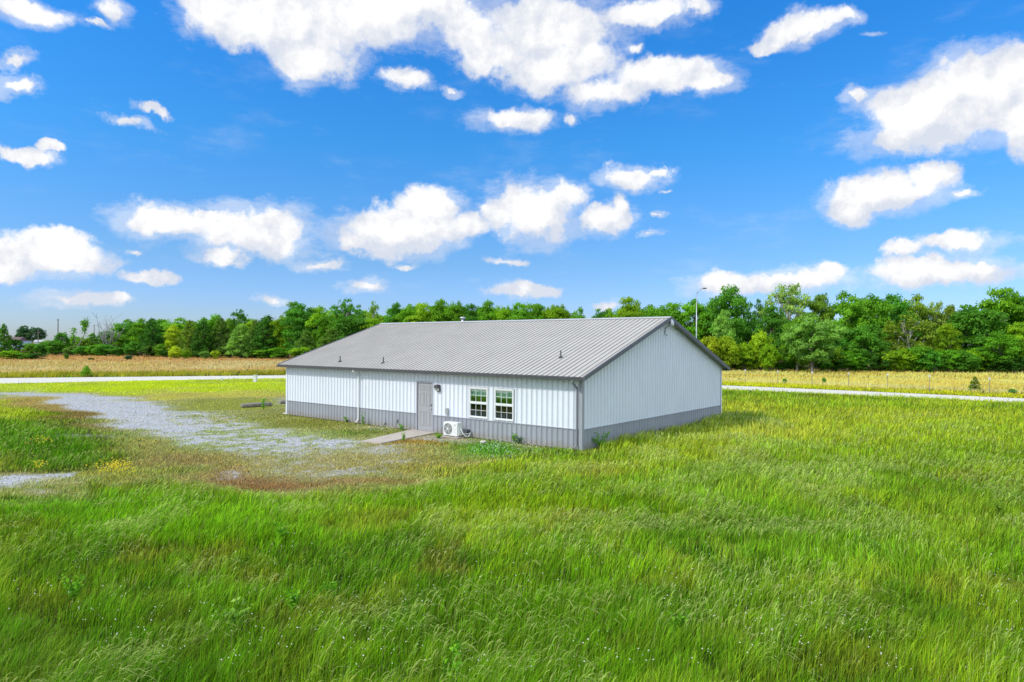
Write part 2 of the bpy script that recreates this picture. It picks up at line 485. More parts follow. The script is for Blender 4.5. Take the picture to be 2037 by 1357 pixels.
# road edges (world), from points on the ground; the stretch behind the building is interpolated
ROAD_NEAR = [gpt(-500, 790), gpt(-200, 772), gpt(0, 763.5), gpt(150, 760.5), gpt(300, 757.5), gpt(450, 755), gpt(565, 753), gpt(1437, 775), gpt(1650, 784), gpt(1850, 793), gpt(2037, 802), gpt(2300, 816), gpt(2700, 845)]
ROAD_FAR = [gpt(-500, 770), gpt(-200, 757), gpt(0, 752.5), gpt(150, 751), gpt(300, 749.5), gpt(450, 748), gpt(565, 747), gpt(1437, 767), gpt(1650, 776), gpt(1850, 785), gpt(2037, 793.5), gpt(2300, 806), gpt(2700, 832)]
def spline(P, n=14):
    P = [Vector((p[0], p[1], 0)) for p in P]; out = []
    for i in range(len(P)-1):
        a = P[max(i-1, 0)]; b = P[i]; c = P[i+1]; d = P[min(i+2, len(P)-1)]
        if (c-b).length > 25: m = 40
        else: m = n
        for k in range(m):
            t = k/m
            if (c-b).length > 25:
                m1 = (c-a)*0.5; m1 = (b-a).normalized()*(c-b).length*0.8; m2 = (d-c).normalized()*(c-b).length*0.8
                q = b*(2*t**3-3*t**2+1) + m1*(t**3-2*t**2+t) + c*(-2*t**3+3*t**2) + m2*(t**3-t**2)
            else:
                q = b.lerp(c, t)
            out.append((q.x, q.y))
    out.append((P[-1].x, P[-1].y)); return out
RN = spline(ROAD_NEAR); RF = spline(ROAD_FAR)
RNa = np.array(RN); RFa = np.array(RF)
def road_near_y(x): return np.interp(x, RNa[:, 0], RNa[:, 1])
def road_far_y(x): return np.interp(x, RFa[:, 0], RFa[:, 1])

# ------------------------------------------------------------------ the meadow map: colour, grass height, gravel
GRAVEL = [(-300,772),(0,777),(70,776),(130,783),(200,789),(300,790),(345,793),(310,800),(330,808),(390,817),(470,828),(540,842),(600,853),(690,866),
          (765,880),(720,893),(640,902),(560,908),(490,912),(430,901),(380,886),(330,868),(270,852),(215,838),(165,818),(120,802),(60,790),(0,785),(-300,782)]
GRAVEL2 = [(-60,960),(40,952),(110,943),(192,938),(186,964),(130,980),(50,978),(-60,980)]
SHORT = [(-600,772),(0,762),(575,753),(1150,765),(1170,893),(1060,912),(1000,930),(850,966),(760,985),(650,988),(560,985),(470,968),(430,950),(330,950),(240,958),(190,988),(60,990),(-600,990),(-600,940),(0,938),(120,932),(190,922),(222,905),(160,872),(110,845),(60,818),(0,802),(-600,792)]
def meadow(x, y):
    px, py = project(x, y, np.zeros_like(x))
    k = np.clip((py - 690) / 200.0, 0.03, 1.2)                       # local size of a metre in the photo, roughly
    wx = (fbm(x*0.30+3, y*0.30, 4) - 0.5) * 150 * k
    wy = (fbm(x*0.30+40, y*0.30+7, 4) - 0.5) * 70 * k
    qx = px + wx; qy = py + wy
    f1 = fbm(x*0.22+5, y*0.22+1, 4); f2 = fbm(x*1.1+9, y*1.1+3, 4); f3 = fbm(x*0.55+29, y*0.55+13, 4)
    f4 = fbm(x*0.09+2, y*0.16+21, 4)
    n = len(x)
    col = np.tile(lin((106, 152, 28)), (n, 1)); h = np.full(n, 0.46); den = np.ones(n); seed = 0.25 + 0.5*sst(0.42, 0.62, f3)
    def paint(m, c=None, hh=None, dd=None, sd=None):
        nonlocal col, h, den, seed
        if c is not None: col = col*(1-m[:, None]) + lin(c)*m[:, None]
        if hh is not None: h = h*(1-m) + hh*m
        if dd is not None: den = den*(1-m) + dd*m
        if sd is not None: seed = seed*(1-m) + sd*m
    def spot(cx, cy, rx, ry, c=None, hh=None, dd=None, sd=None, s=1.0):
        m = s*np.exp(-(((qx-cx)/rx)**2 + ((qy-cy)/ry)**2)**1.4)
        paint(m, c, hh, dd, sd)
    # tall meadow tones
    paint(sst(0.45, 0.64, f1)*0.8, (142, 168, 44))
    paint(sst(0.50, 0.66, f3)*0.75, (70, 118, 16), 0.34, None, 0.15)
    paint(sst(0.60, 0.72, fbm(x*0.8+90, y*0.8+55, 4))*0.55, (128, 118, 58), 0.3)
    paint(sst(0.56, 0.72, f2)*0.5, (150, 172, 62))
    spot(1200, 1300, 1300, 130, (84, 134, 22), s=0.5)
    spot(150, 1330, 400, 130, (72, 124, 24), s=0.6)
    spot(330, 1040, 330, 55, (112, 166, 18), 0.4, s=0.8)
    spot(120, 1010, 160, 40, (88, 146, 14), s=0.7)
    spot(1000, 1010, 330, 40, (118, 160, 20), s=0.5)
    spot(1750, 860, 500, 60, (150, 176, 52), 0.55, s=0.8)
    spot(1500, 865, 130, 30, (172, 182, 86), 0.6, None, 0.9, s=0.8)
    spot(1330, 900, 160, 35, (160, 182, 66), 0.55, None, 0.9, s=0.7)
    spot(1540, 965, 240, 45, (134, 170, 66), 0.55, None, 0.8, s=0.8)
    spot(1180, 940, 130, 20, (160, 186, 60), 0.5, None, 0.9, s=0.8)
    spot(1190, 960, 60, 18, (158, 140, 88), s=0.55)
    spot(1850, 915, 260, 30, (112, 150, 26), s=0.7)
    spot(1700, 830, 330, 16, (158, 172, 62), s=0.6)
    spot(1640, 1080, 330, 60, (100, 146, 40), s=0.6)
    spot(1480, 850, 80, 14, (64, 112, 22), s=0.8)
    spot(1420, 815, 200, 22, (166, 178, 66), s=0.6)
    spot(1950, 1010, 180, 60, (98, 140, 40), s=0.6)
    spot(900, 950, 260, 22, (150, 172, 60), 0.35, None, 0.8, s=0.7)
    # mown / trodden ground round the building and drive
    sd = poly_sd(qx, qy, SHORT); mS = 1 - sst(-20, 20, sd/np.maximum(k, 0.35))
    paint(mS, (152, 158, 98), 0.09, 0.8, 0.05)
    paint(mS*sst(0.45, 0.65, f2)*0.6, (120, 138, 50), 0.11)
    paint(mS*sst(0.5, 0.66, fbm(x*1.7+70, y*1.7+31, 4))*0.6, (178, 170, 118), 0.06)
    behind = (y > 30) & (y < road_near_y(x)) & (px < 900)
    paint(behind*(1-mS), (160, 176, 40), 0.14, 1.0, 0.1)
    mS0 = mS.copy()
    def sspot(cx, cy, rx, ry, c, hh=None, dd=None, s=1.0):
        m = s*mS0*np.exp(-(((qx-cx)/rx)**2 + ((qy-cy)/ry)**2)**1.4); paint(m, c, hh, dd)
    sspot(300, 768, 500, 15, (176, 202, 22), 0.16, 1.0)
    sspot(60, 800, 160, 9, (196, 176, 84), s=0.6)
    sspot(430, 786, 220, 8, (196, 188, 80), 0.07, s=0.7)
    sspot(460, 808, 170, 13, (146, 156, 64), 0.07)
    sspot(620, 832, 110, 12, (128, 134, 58), 0.08)
    sspot(720, 852, 90, 9, (100, 122, 34), 0.10)
    sspot(100, 815, 120, 18, (160, 134, 70), 0.08, s=0.8)
    sspot(150, 838, 60, 14, (140, 96, 66), 0.06, 0.5, s=0.9)
    sspot(260, 890, 130, 25, (146, 144, 76), 0.10, s=0.8)
    sspot(450, 925, 200, 18, (156, 150, 82), 0.10, s=0.7)
    sspot(560, 952, 110, 14, (138, 98, 66), 0.12, 0.9, s=0.8)
    sspot(480, 940, 50, 8, (146, 104, 70), 0.10, 0.8, s=0.6)
    sspot(720, 960, 110, 10, (146, 108, 62), 0.12, s=0.5)
    sspot(690, 920, 160, 18, (168, 160, 110), 0.08, 0.6, s=0.8)
    sspot(860, 893, 100, 13, (150, 122, 52), 0.13, 1.0, s=0.95)
    sspot(830, 925, 170, 16, (146, 142, 56), 0.18, s=0.8)
    sspot(930, 945, 110, 16, (160, 172, 78), 0.28, s=0.8)
    sspot(1000, 893, 95, 22, (84, 146, 28), 0.16, 1.0)
    sspot(1100, 905, 90, 12, (96, 150, 34), 0.26, 1.0)
    sspot(885, 878, 60, 7, (180, 176, 160), 0.05, 0.3, s=0.8)
    sspot(80, 945, 200, 10, (146, 138, 78), 0.10, s=0.8)
    sspot(330, 930, 120, 14, (138, 124, 74), 0.11, s=0.8)
    # the greener bank left of the drive, with weeds at its foot
    spot(60, 880, 170, 48, (76, 130, 12), 0.34, None, 0.1, s=0.95)
    spot(150, 915, 90, 22, (70, 122, 14), 0.34, s=0.8)
    spot(230, 945, 80, 8, (150, 160, 60), 0.14, s=0.6)
    spot(120, 1005, 220, 18, (104, 158, 18), 0.16, s=0.9)
    gz = mS0*np.exp(-(((qx-520)/200)**2 + ((qy-865)/28)**2)**2)
    paint(gz*0.8, (146, 166, 96), 0.07)
    sspot(330, 915, 130, 12, (140, 128, 78), 0.12, s=0.7)
    # gravel
    g1 = poly_sd(qx, qy, GRAVEL); g2 = poly_sd(qx, qy, GRAVEL2)
    full = 1 - sst(-28, 24, g1/np.maximum(k, 0.3))
    patch = 0.35*sst(0.40, 0.60, fbm(x*0.5+60, y*0.5+4, 5)) + 0.65*sst(0.40, 0.58, fbm(x*2.6+60, y*2.6+4, 4))
    thin = 0.12 + 0.66*sst(250, 430, px)
    grav = full*(1 - thin*patch)
    grav = np.maximum(grav, (1 - sst(-10, 6, g2))*(0.85-0.6*patch))
    sp3 = np.exp(-(((qx-640)/150)**2 + ((qy-925)/12)**2)); grav = np.maximum(grav, sp3*0.55*patch)
    for gx, gy, ra_, rb_, s_ in ((480,938,26,6,.45),(690,935,90,7,.5),(150,865,60,6,.6),(880,885,70,6,.5),(560,796,60,4,.4),(760,905,80,7,.5)):
        grav = np.maximum(grav, s_*np.exp(-(((qx-gx)/ra_)**2 + ((qy-gy)/rb_)**2)))
    island = np.exp(-(((px-15)/45)**2 + ((py-779)/1.8)**2)**2); grav = grav*(1-island)
    # beyond the road
    beyond = y > road_far_y(x)
    left = beyond & (x < 5); right = beyond & (x >= 5)
    dR = (y - road_far_y(x))
    bl = left.astype(float); br = right.astype(float)
    paint(bl, (222, 172, 112), 0.55, 1.0, 0.2)
    paint(bl*sst(0.45, 0.6, f4), (228, 182, 128))
    paint(bl*sst(60, 90, dR + (f1-0.5)*50), (204, 152, 92), 0.5)
    paint(bl*(1-sst(9, 16, dR + (f1-0.5)*10)), (150, 150, 52), 0.75, 1.0, 0.5)
    paint(bl*(1-sst(9, 16, dR + (f1-0.5)*10))*sst(0.5, 0.66, f2), (92, 98, 34), 0.6)
    paint(bl*(np.exp(-((dR-52+(f1-.5)*30)/7)**2))*0.6*(px < 330), (164, 164, 66))
    paint(br, (220, 194, 100), 0.5, 1.0, 0.3)
    paint(br*sst(0.45, 0.62, f4), (208, 180, 84))
    paint(br*(1-sst(5, 9, dR + (f1-0.5)*5)), (176, 184, 34), 0.3)
    paint(br*np.exp(-((dR-10.5+(f1-.5)*3)/3.0)**2)*0.7, (214, 196, 128), 0.6)
    grav = grav*(~beyond)
    verge = np.exp(-((y - road_near_y(x) + 1.2)/1.4)**2)*(~beyond)
    paint(verge*0.5, (186, 204, 40), 0.22)
    return px, py, col, h, den, seed, grav

# ------------------------------------------------------------------ ground sheet
def fn(t):
    oc = t.new('ShaderNodeTexCoord').outputs['Object']
    c = t.new('ShaderNodeAttribute', attribute_name='col').outputs['Color']
    g = t.new('ShaderNodeAttribute', attribute_name='gravel').outputs['Fac']
    n = t.noise(oc, 14, 6, 0.7)
    soil = t.mix(t.mrange(n, 0.35, 0.65), t.mix(1.0, c, (0.60, 0.58, 0.55), 'MULTIPLY'), t.mix(1.0, c, (1.0, 0.95, 0.9), 'MULTIPLY'))
    v = t.new('ShaderNodeTexVoronoi'); t.l.new(oc, v.inputs['Vector']); v.inputs['Scale'].default_value = 22
    v.inputs['Randomness'].default_value = 1.0
    sep = t.new('ShaderNodeSeparateColor'); t.l.new(v.outputs['Color'], sep.inputs[0])
    st = t.ramp(sep.outputs[0], [(0.0, (0.19, 0.19, 0.195)), (0.5, (0.40, 0.405, 0.42)), (1.0, (0.62, 0.625, 0.645))])
    st = t.mix(t.mrange(t.noise(oc, 1.3, 5, 0.65), 0.5, 0.75, 0, 0.45), st, (0.50, 0.46, 0.38))
    gm = t.mrange(t.math('ADD', g, t.math('MULTIPLY', t.math('SUBTRACT', t.noise(oc, 5, 6, 0.75), 0.5), 1.5)), 0.05, 0.78)
    col = t.mix(gm, soil, st)
    hh = t.math('ADD', n, t.math('MULTIPLY', v.outputs['Distance'], -0.8))
    return pbr(t, col, 0.95, 0, 0.1, bump(t, hh, 0.6, 0.04))
M['ground'] = material('ground', fn)

nd_, na_ = 520, 640
ds = np.concatenate([[-6, 0.5], np.geomspace(2.5, 300, nd_-6), [600, 1200, 2500, 6000]])
ts = np.linspace(-1.25, 1.25, na_)
D, T = np.meshgrid(ds, ts, indexing='ij')
X = T*np.maximum(D, 8.0) * np.where(D > 300, 1.6, 1.0); Y = D
xf = X.ravel(); yf = Y.ravel()
_, _, gc, gh, gd, gs, gg = meadow(xf, yf)
zf = -0.0 + 0*xf
V = np.stack([xf, yf, zf], 1)
ii = np.arange(nd_-0)[:, None]*0
idx = np.arange(len(ds)*na_).reshape(len(ds), na_)
Q = np.stack([idx[:-1, :-1], idx[:-1, 1:], idx[1:, 1:], idx[1:, :-1]], -1).reshape(-1, 4)
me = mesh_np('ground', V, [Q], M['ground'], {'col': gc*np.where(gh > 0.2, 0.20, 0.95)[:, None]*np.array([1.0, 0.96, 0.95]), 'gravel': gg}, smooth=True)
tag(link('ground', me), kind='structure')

# ------------------------------------------------------------------ gravel road
def fn(t):
    oc = t.new('ShaderNodeTexCoord').outputs['Object']
    v = t.new('ShaderNodeTexVoronoi'); t.l.new(oc, v.inputs['Vector']); v.inputs['Scale'].default_value = 12
    sep = t.new('ShaderNodeSeparateColor'); t.l.new(v.outputs['Color'], sep.inputs[0])
    c = t.mix(sep.outputs[0], (0.52, 0.49, 0.43), (0.74, 0.70, 0.62))
    c = t.mix(t.mrange(t.noise(oc, 0.35, 5, 0.6), 0.45, 0.7, 0, 0.35), c, (0.66, 0.62, 0.54))
    return pbr(t, c, 0.95, 0, 0.1)
M['road'] = material('pale_gravel_road', fn)
ra = np.array(RN); rb = np.array(RF); m = len(ra)
K = 6
Vr = []
for i in range(m):
    for k in range(K+1):
        f = k/K; q = ra[i]*(1-f) + rb[i]*f
        Vr.append((q[0], q[1], 0.012 + 0.10*math.sin(math.pi*f)**0.7))
idx = np.arange(m*(K+1)).reshape(m, K+1)
Q = np.stack([idx[:-1, :-1], idx[1:, :-1], idx[1:, 1:], idx[:-1, 1:]], -1).reshape(-1, 4)
tag(link('road', mesh_np('road', np.array(Vr), [Q], M['road'], smooth=True)), kind='structure')

# concrete walk to the door
wk = [gpt(717, 880), gpt(835, 858.5), gpt(862, 862), gpt(868, 866), gpt(757, 884)]
tl = [to_local(*p_) for p_ in wk]
lx0 = front_hit(829, 800)[0]; lx1 = front_hit(862.4, 800)[0]
b = MB()
wpts = [to_world(lx0-0.25, 0.0), to_world(lx1+0.22, 0.0), gpt(757, 884), gpt(717, 880)]
b.prism([(q[0], q[1]) for q in wpts], 'z', -0.05, 0.05)
tag(b.build('path', M['concrete'], bevel=0.008), kind='structure')

# ------------------------------------------------------------------ the metal building
bld = thing('metal_building', 'long low metal building with white ribbed walls, grey wainscot and grey gable roof', 'building', (BX, BY, 0), -YAW)
RIB = 0.2286
def rib_profile(x0, x1, shape=((-0.015, 0), (-0.008, 1), (0.008, 1), (0.015, 0))):
    """x positions and outward offsets of the ribbed sheet between x0 and x1"""
    xs = [x0]; k = math.floor(x0/RIB) - 1
    cand = []
    while k*RIB < x1 + RIB:
        c = k*RIB + 0.5*RIB
        for dx, o in shape:
            cand.append((c+dx, o))
        k += 1
    cand.sort()
    cx = np.array([c_[0] for c_ in cand]); co = np.array([c_[1] for c_ in cand], float)
    pts = [(x0, float(np.interp(x0, cx, co)))] + [c_ for c_ in cand if x0 + 1e-4 < c_[0] < x1 - 1e-4] + [(x1, float(np.interp(x1, cx, co)))]
    return pts
RH = 0.030
def siding(name, rects, axis, sign, base, mat, top=None):
    """rects: (a0,a1,z0,z1). axis 'x': sheet runs along local X on plane Y=base, facing sign*Y; axis 'y' likewise"""
    V = []; Fc = []
    for (a0, a1, z0, z1) in rects:
        pr = rib_profile(a0, a1)
        s = len(V)
        for (a, o) in pr:
            off = base + sign*(0.004 + RH*o)
            zt = z1 if top is None else top(a)
            for z in (z0, zt):
                V.append((a, off, z) if axis == 'x' else (off, a, z))
        for i in range(len(pr)-1):
            q = [s+2*i, s+2*i+2, s+2*i+3, s+2*i+1]
            if (axis == 'x' and sign > 0) or (axis == 'y' and sign < 0): q.reverse()
            Fc.append(q)
    return link(name, mesh_np(name, np.array(V), [np.array(Fc)], mat), bld)

slope = (HR - HE) / (BW/2 + OE)
def roof_z(y):                                          # underside plane follows the sheet
    return HE + (y + OE)*slope if y <= BW/2 else HE + (BW - y + OE)*slope
WT = roof_z(0) - 0.06
# openings on the front wall
wins = []
for (xa, xb, ya, yb) in ((934.5, 971.5, 768, 832.5), (984.5, 1023.0, 771, 837.5)):
    a0, zt = front_hit(xa, ya); a1, _ = front_hit(xb, ya); _, zb = front_hit((xa+xb)/2, yb)
    wins.append((a0, a1))
wz0, wz1 = 0.80, 1.99
dx0, dx1 = lx0, lx1; DZ = 2.10
xs = [(-BL, dx0), (dx1, wins[0][0]), (wins[0][1], wins[1][0]), (wins[1][1], 0.0)]
rects = [(a, b_, HG, WT) for a, b_ in xs] + [(dx0, dx1, DZ, WT)]
for a, b_ in wins: rects += [(a, b_, HG, wz0), (a, b_, wz1, WT)]
siding('front_siding', rects, 'x', -1, 0.0, M['siding'])
siding('front_wainscot', [(-BL, dx0, 0.02, HG-0.02), (dx1, 0.0, 0.02, HG-0.02)], 'x', -1, -0.004, M['wainscot'])
siding('gable_siding', [(0.0, BW, HG, 3.0)], 'y', 1, 0.0, M['siding'], top=lambda a: roof_z(a) - 0.055)
siding('gable_wainscot', [(0.0, BW, 0.02, HG-0.02)], 'y', 1, 0.004, M['wainscot'])
siding('rear_siding', [(-BL, 0.0, HG, WT)], 'x', 1, BW, M['siding'])
siding('rear_wainscot', [(-BL, 0.0, 0.02, HG-0.02)], 'x', 1, BW+0.004, M['wainscot'])
siding('far_gable_siding', [(0.0, BW, HG, 3.0)], 'y', -1, -BL, M['siding'], top=lambda a: roof_z(a) - 0.055)
siding('far_gable_wainscot', [(0.0, BW, 0.02, HG-0.02)], 'y', -1, -BL-0.004, M['wainscot'])
MB().box(-BL+0.02, -0.02, 0.30, BW-0.02, -0.1, 0.04).build('floor_slab', M['concrete'], bld)
# wainscot cap flashing
b = MB()
for a, c_ in ((-BL, dx0-0.03), (dx1+0.03, 0.0)): b.box(a, c_, -0.036, 0.0, HG-0.024, HG+0.004)
b.box(0.0, 0.036, 0.0, BW, HG-0.024, HG+0.004).box(-BL, 0, BW, BW+0.036, HG-0.024, HG+0.004).box(-BL-0.036, -BL, 0, BW, HG-0.024, HG+0.004)
b.build('wainscot_cap', M['corner'], bld)
# corner trims
for (cx_, cy_, sx_, sy2) in ((0, 0, 1, -1), (-BL, 0, -1, -1), (0, BW, 1, 1), (-BL, BW, -1, 1)):
    o1 = 0.034
    pts = [(cx_+sx_*o1, cy_+sy2*o1), (cx_-sx_*0.10, cy_+sy2*o1), (cx_-sx_*0.10, cy_+sy2*(o1-0.008)), (cx_+sx_*(o1-0.008), cy_+sy2*(o1-0.008)), (cx_+sx_*(o1-0.008), cy_-sy2*0.10), (cx_+sx_*o1, cy_-sy2*0.10)]
    MB().prism(pts, 'z', 0.03, WT - 0.02).build('corner_trim', M['corner' if (cx_, cy_) == (0, 0) else 'white_trim' if cx_ == 0 else 'siding'], bld)

# roof sheets
roof_me = []
ROOF_RIB = ((-0.018, 0), (-0.009, 1), (0.009, 1), (0.026, 0))
pr = rib_profile(-BL-OV, OV, ROOF_RIB)
V = []; Fc = []
for (a, o) in pr:
    for (yy, zz) in ((-OE-0.03, HE-0.03*slope), (BW/2, HR)):
        V.append((a, yy - 0.3*RH*o, zz + 0.75*RH*o))
n0 = len(V)
for i in range(len(pr)-1): Fc.append([2*i, 2*i+2, 2*i+3, 2*i+1])
for (a, o) in pr:
    for (yy, zz) in ((BW+OE+0.03, HE-0.03*slope), (BW/2, HR)):
        V.append((a, yy + 0.3*RH*o, zz + 0.75*RH*o))
for i in range(len(pr)-1): Fc.append([n0+2*i+1, n0+2*i+3, n0+2*i+2, n0+2*i])
roof = link('roof', mesh_np('roof', np.array(V), [np.array(Fc)], M['roof']), bld)
# shade painted down one flank of every rib so the ribs read dark
roof.data.materials.append(M['rib_shade'])
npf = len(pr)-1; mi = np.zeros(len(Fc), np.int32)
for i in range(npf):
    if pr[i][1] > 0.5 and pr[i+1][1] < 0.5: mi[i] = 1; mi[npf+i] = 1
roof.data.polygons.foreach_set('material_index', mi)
b = MB()
for s in (1, -1):
    ya, yb = BW/2, BW/2 - s*0.17
    za, zb = HR + 0.034, HR + 0.034 - 0.17*slope
    b.prism([(ya, za), (yb, zb), (yb, zb-0.014), (ya, za-0.014)], 'x', -BL-OV-0.01, OV+0.01)
b.build('ridge_cap', M['ridge'], roof)
# soffit under the sheets
b = MB()
tck = 0.03
b.prism([(-OE, HE-0.012), (BW/2, HR-0.012), (BW+OE, HE-0.012), (BW+OE, HE-0.012-tck), (BW/2, HR-0.012-tck), (-OE, HE-0.012-tck)], 'x', -BL-OV+0.02, OV-0.02)
b.build('soffit', M['soffit'], roof)
for s, x0_, x1_ in ((1, OV-0.03, OV+0.022), (-1, -BL-OV-0.022, -BL-OV+0.03)):
    b = MB()
    for sg in (1, -1):
        y0_ = -OE-0.03 if sg == 1 else BW+OE+0.03
        b.prism([(y0_, HE-0.03*slope+0.030), (BW/2, HR+0.030), (BW/2, HR-0.125), (y0_, HE-0.03*slope-0.125)], 'x', x0_, x1_)
    b.build('rake_trim', M['trim'], roof)
b = MB()
for sg in (1, -1):
    Yc = lambda y: y if sg == 1 else BW - y
    b.prism([(Yc(-OE+0.01), HE-0.14), (Yc(-OE-0.008), HE-0.14), (Yc(-OE-0.008), HE-0.012), (Yc(-OE+0.01), HE-0.012)], 'x', -BL-OV+0.03, OV-0.03)
b.build('fascia', M['trim'], roof)
# K-style gutter on the front eave
g_out = [(-OE-0.010, HE-0.030), (-OE-0.010, HE-0.135), (-OE-0.080, HE-0.135), (-OE-0.100, HE-0.100), (-OE-0.105, HE-0.070), (-OE-0.130, HE-0.045), (-OE-0.130, HE-0.030),
         (-OE-0.120, HE-0.030), (-OE-0.120, HE-0.048), (-OE-0.095, HE-0.075), (-OE-0.090, HE-0.100), (-OE-0.075, HE-0.125), (-OE-0.020, HE-0.125), (-OE-0.020, HE-0.030)]
gut = MB().prism(g_out, 'x', -BL-OV+0.0, OV+0.0).build('gutter', M['trim'], roof)

def spout(name, pts, mat, wdt=0.062, dpt=0.05):
    """rectangular pipe along points in a plane Y-Z at x"""
    b = MB(); x = pts[0][0]
    for (xa, ya, za), (xb, yb, zb) in zip(pts, pts[1:]):
        d = Vector((0, yb-ya, zb-za)).normalized(); nrm = Vector((0, -d.z, d.y))*dpt/2
        e = d*dpt*0.25
        A = Vector((0, ya, za))-e; B_ = Vector((0, yb, zb))+e
        q = [A+nrm, B_+nrm, B_-nrm, A-nrm]
        b.prism([(v_.y, v_.z) for v_ in q], 'x', x-wdt/2, x+wdt/2)
    return b.build(name, mat, bld, bevel=0.006)
sx1 = front_hit(715.5, 790)[0]
spout('downspout', [(sx1, -OE-0.06, HE-0.13), (sx1, -OE-0.06, HE-0.20), (sx1, -0.07, HE-0.36), (sx1, -0.07, 0.20), (sx1, -0.20, 0.08)], M['white_trim'])['label'] = 'white downspout on the long front wall'
spout('downspout', [(-0.16, -OE-0.06, HE-0.13), (-0.16, -OE-0.06, HE-0.20), (-0.16, -0.07, HE-0.42), (-0.16, -0.07, 0.22), (-0.16, -0.22, 0.10)], M['downspout_grey'])['label'] = 'grey downspout at the near corner'

# door
dr = MB()
dw = dx1 - dx0
dr.box(dx0+0.05, dx1-0.05, 0.015, 0.055, 0.05, DZ-0.05)
door = dr.build('door', M['door'], bld, bevel=0.003)
b = MB()
cx0, cx1 = dx0+0.05, dx1-0.05; lw = cx1-cx0
for (zz0, zz1) in ((1.72, 1.93), (1.08, 1.62), (0.25, 0.86)):
    for fx0 in (0.16, 0.56):
        xa = cx0 + lw*fx0; xb = xa + lw*0.28
        yo = 0.015
        # raised moulding ring with a raised field
        for (p0, p1, p2, p3) in ((xa, xb, zz1-0.018, zz1), (xa, xb, zz0, zz0+0.018), (xa, xa+0.018, zz0+0.018, zz1-0.018), (xb-0.018, xb, zz0+0.018, zz1-0.018)):
            b.box(p0, p1, yo-0.010, yo-0.0005, p2, p3)
        b.box(xa+0.045, xb-0.045, yo-0.007, yo-0.0005, zz0+0.045, zz1-0.045)
b.build('door_panel_moulding', M['door'], door)
b = MB().tube([(cx1-0.075, 0.014, 0.97), (cx1-0.075, -0.03, 0.97)], [0.028, 0.014], 12)
b.blob((cx1-0.075, -0.048, 0.97), (0.030, 0.026, 0.030), 2)
b.build('door_knob', M['steel'], door, smooth=True)
MB().tube([(cx1-0.075, 0.014, 1.13), (cx1-0.075, -0.012, 1.13)], 0.030, 14).build('deadbolt', M['dark'], door)
b = MB()
b.box(dx0, dx0+0.05, -0.034, 0.06, 0.02, DZ).box(dx1-0.05, dx1, -0.034, 0.06, 0.02, DZ).box(dx0+0.05, dx1-0.05, -0.034, 0.06, DZ-0.05, DZ)
b.build('door_frame', M['corner'], door)
MB().box(dx0+0.05, dx1-0.05, -0.04, 0.06, 0.02, 0.05).build('threshold', M['steel'], door)

# windows: white single-hung with grilles, half-drawn blind
for i, (a0, a1) in enumerate(wins):
    b = MB(); fw = 0.045; z0, z1 = wz0, wz1
    b.box(a0, a1, -0.045, 0.03, z0, z0+fw).box(a0, a1, -0.045, 0.03, z1-fw, z1)
    b.box(a0, a0+fw, -0.045, 0.03, z0+fw, z1-fw).box(a1-fw, a1, -0.045, 0.03, z0+fw, z1-fw)
    win = b.build('window', M['white_trim'], bld)
    win['label'] = ['white gridded window nearer the door', 'white gridded window nearer the corner'][i]
    # J-trim round it, grey
    b = MB(); j = 0.02
    b.box(a0-j, a1+j, -0.034, -0.0045, z0-j, z0-0.001).box(a0-j, a1+j, -0.034, -0.0045, z1+0.001, z1+j)
    b.box(a0-j, a0-0.001, -0.034, -0.0045, z0, z1).box(a1+0.001, a1+j, -0.034, -0.0045, z0, z1)
    b.build('window_trim', M['corner'], win)
    zm = (z0+z1)/2 - 0.01
    MB().box(a0+fw, a1-fw, -0.036, 0.02, zm-0.028, zm+0.028).build('meeting_rail', M['white_trim'], win)
    for (s0, s1, nm, gy, mt) in ((z0+fw, zm-0.028, 'lower_sash', -0.012, 'glass_screen'), (zm+0.028, z1-fw, 'upper_sash', -0.024, 'glass')):
        b = MB(); x0_, x1_ = a0+fw, a1-fw; sw = 0.022
        b.box(x0_, x0_+sw, gy-0.012, gy+0.012, s0, s1).box(x1_-sw, x1_, gy-0.012, gy+0.012, s0, s1)
        b.box(x0_+sw, x1_-sw, gy-0.012, gy+0.012, s0, s0+sw).box(x0_+sw, x1_-sw, gy-0.012, gy+0.012, s1-sw, s1)
        for k in (1, 2):
            xm = x0_+sw + (x1_-x0_-2*sw)*k/3; b.box(xm-0.006, xm+0.006, gy-0.0105, gy+0.006, s0+sw, s1-sw)
        b.box(x0_+sw, x1_-sw, gy-0.009, gy+0.005, (s0+s1)/2-0.006, (s0+s1)/2+0.006)
        b.build(nm, M['white_trim'], win)
        me_ = MB().box(x0_+sw, x1_-sw, gy+0.008, gy+0.0105, s0+sw, s1-sw)
        me_.build('upper_pane' if mt == 'glass' else 'lower_pane', M[mt], win)
    b = MB(); zt = z1-fw-0.02; nsl = 9
    bot = zm + 0.27
    for k in range(nsl):
        zz = bot + (zt-bot)*(k+0.5)/nsl
        b.box(a0+fw+0.01, a1-fw-0.01, 0.045, 0.05, zz-0.017, zz+0.015)
    b.box(a0+fw+0.01, a1-fw-0.01, 0.035, 0.06, bot-0.03, bot-0.005)
    b.build('blind', M['blind'], win)
    MB().box(a0-0.3, a1+0.3, 0.9, 0.92, 0.1, z1+0.3).box(a0-0.3, a1+0.3, 0.05, 0.899, 0.62, 0.64).build('room_behind', M['interior'], win)

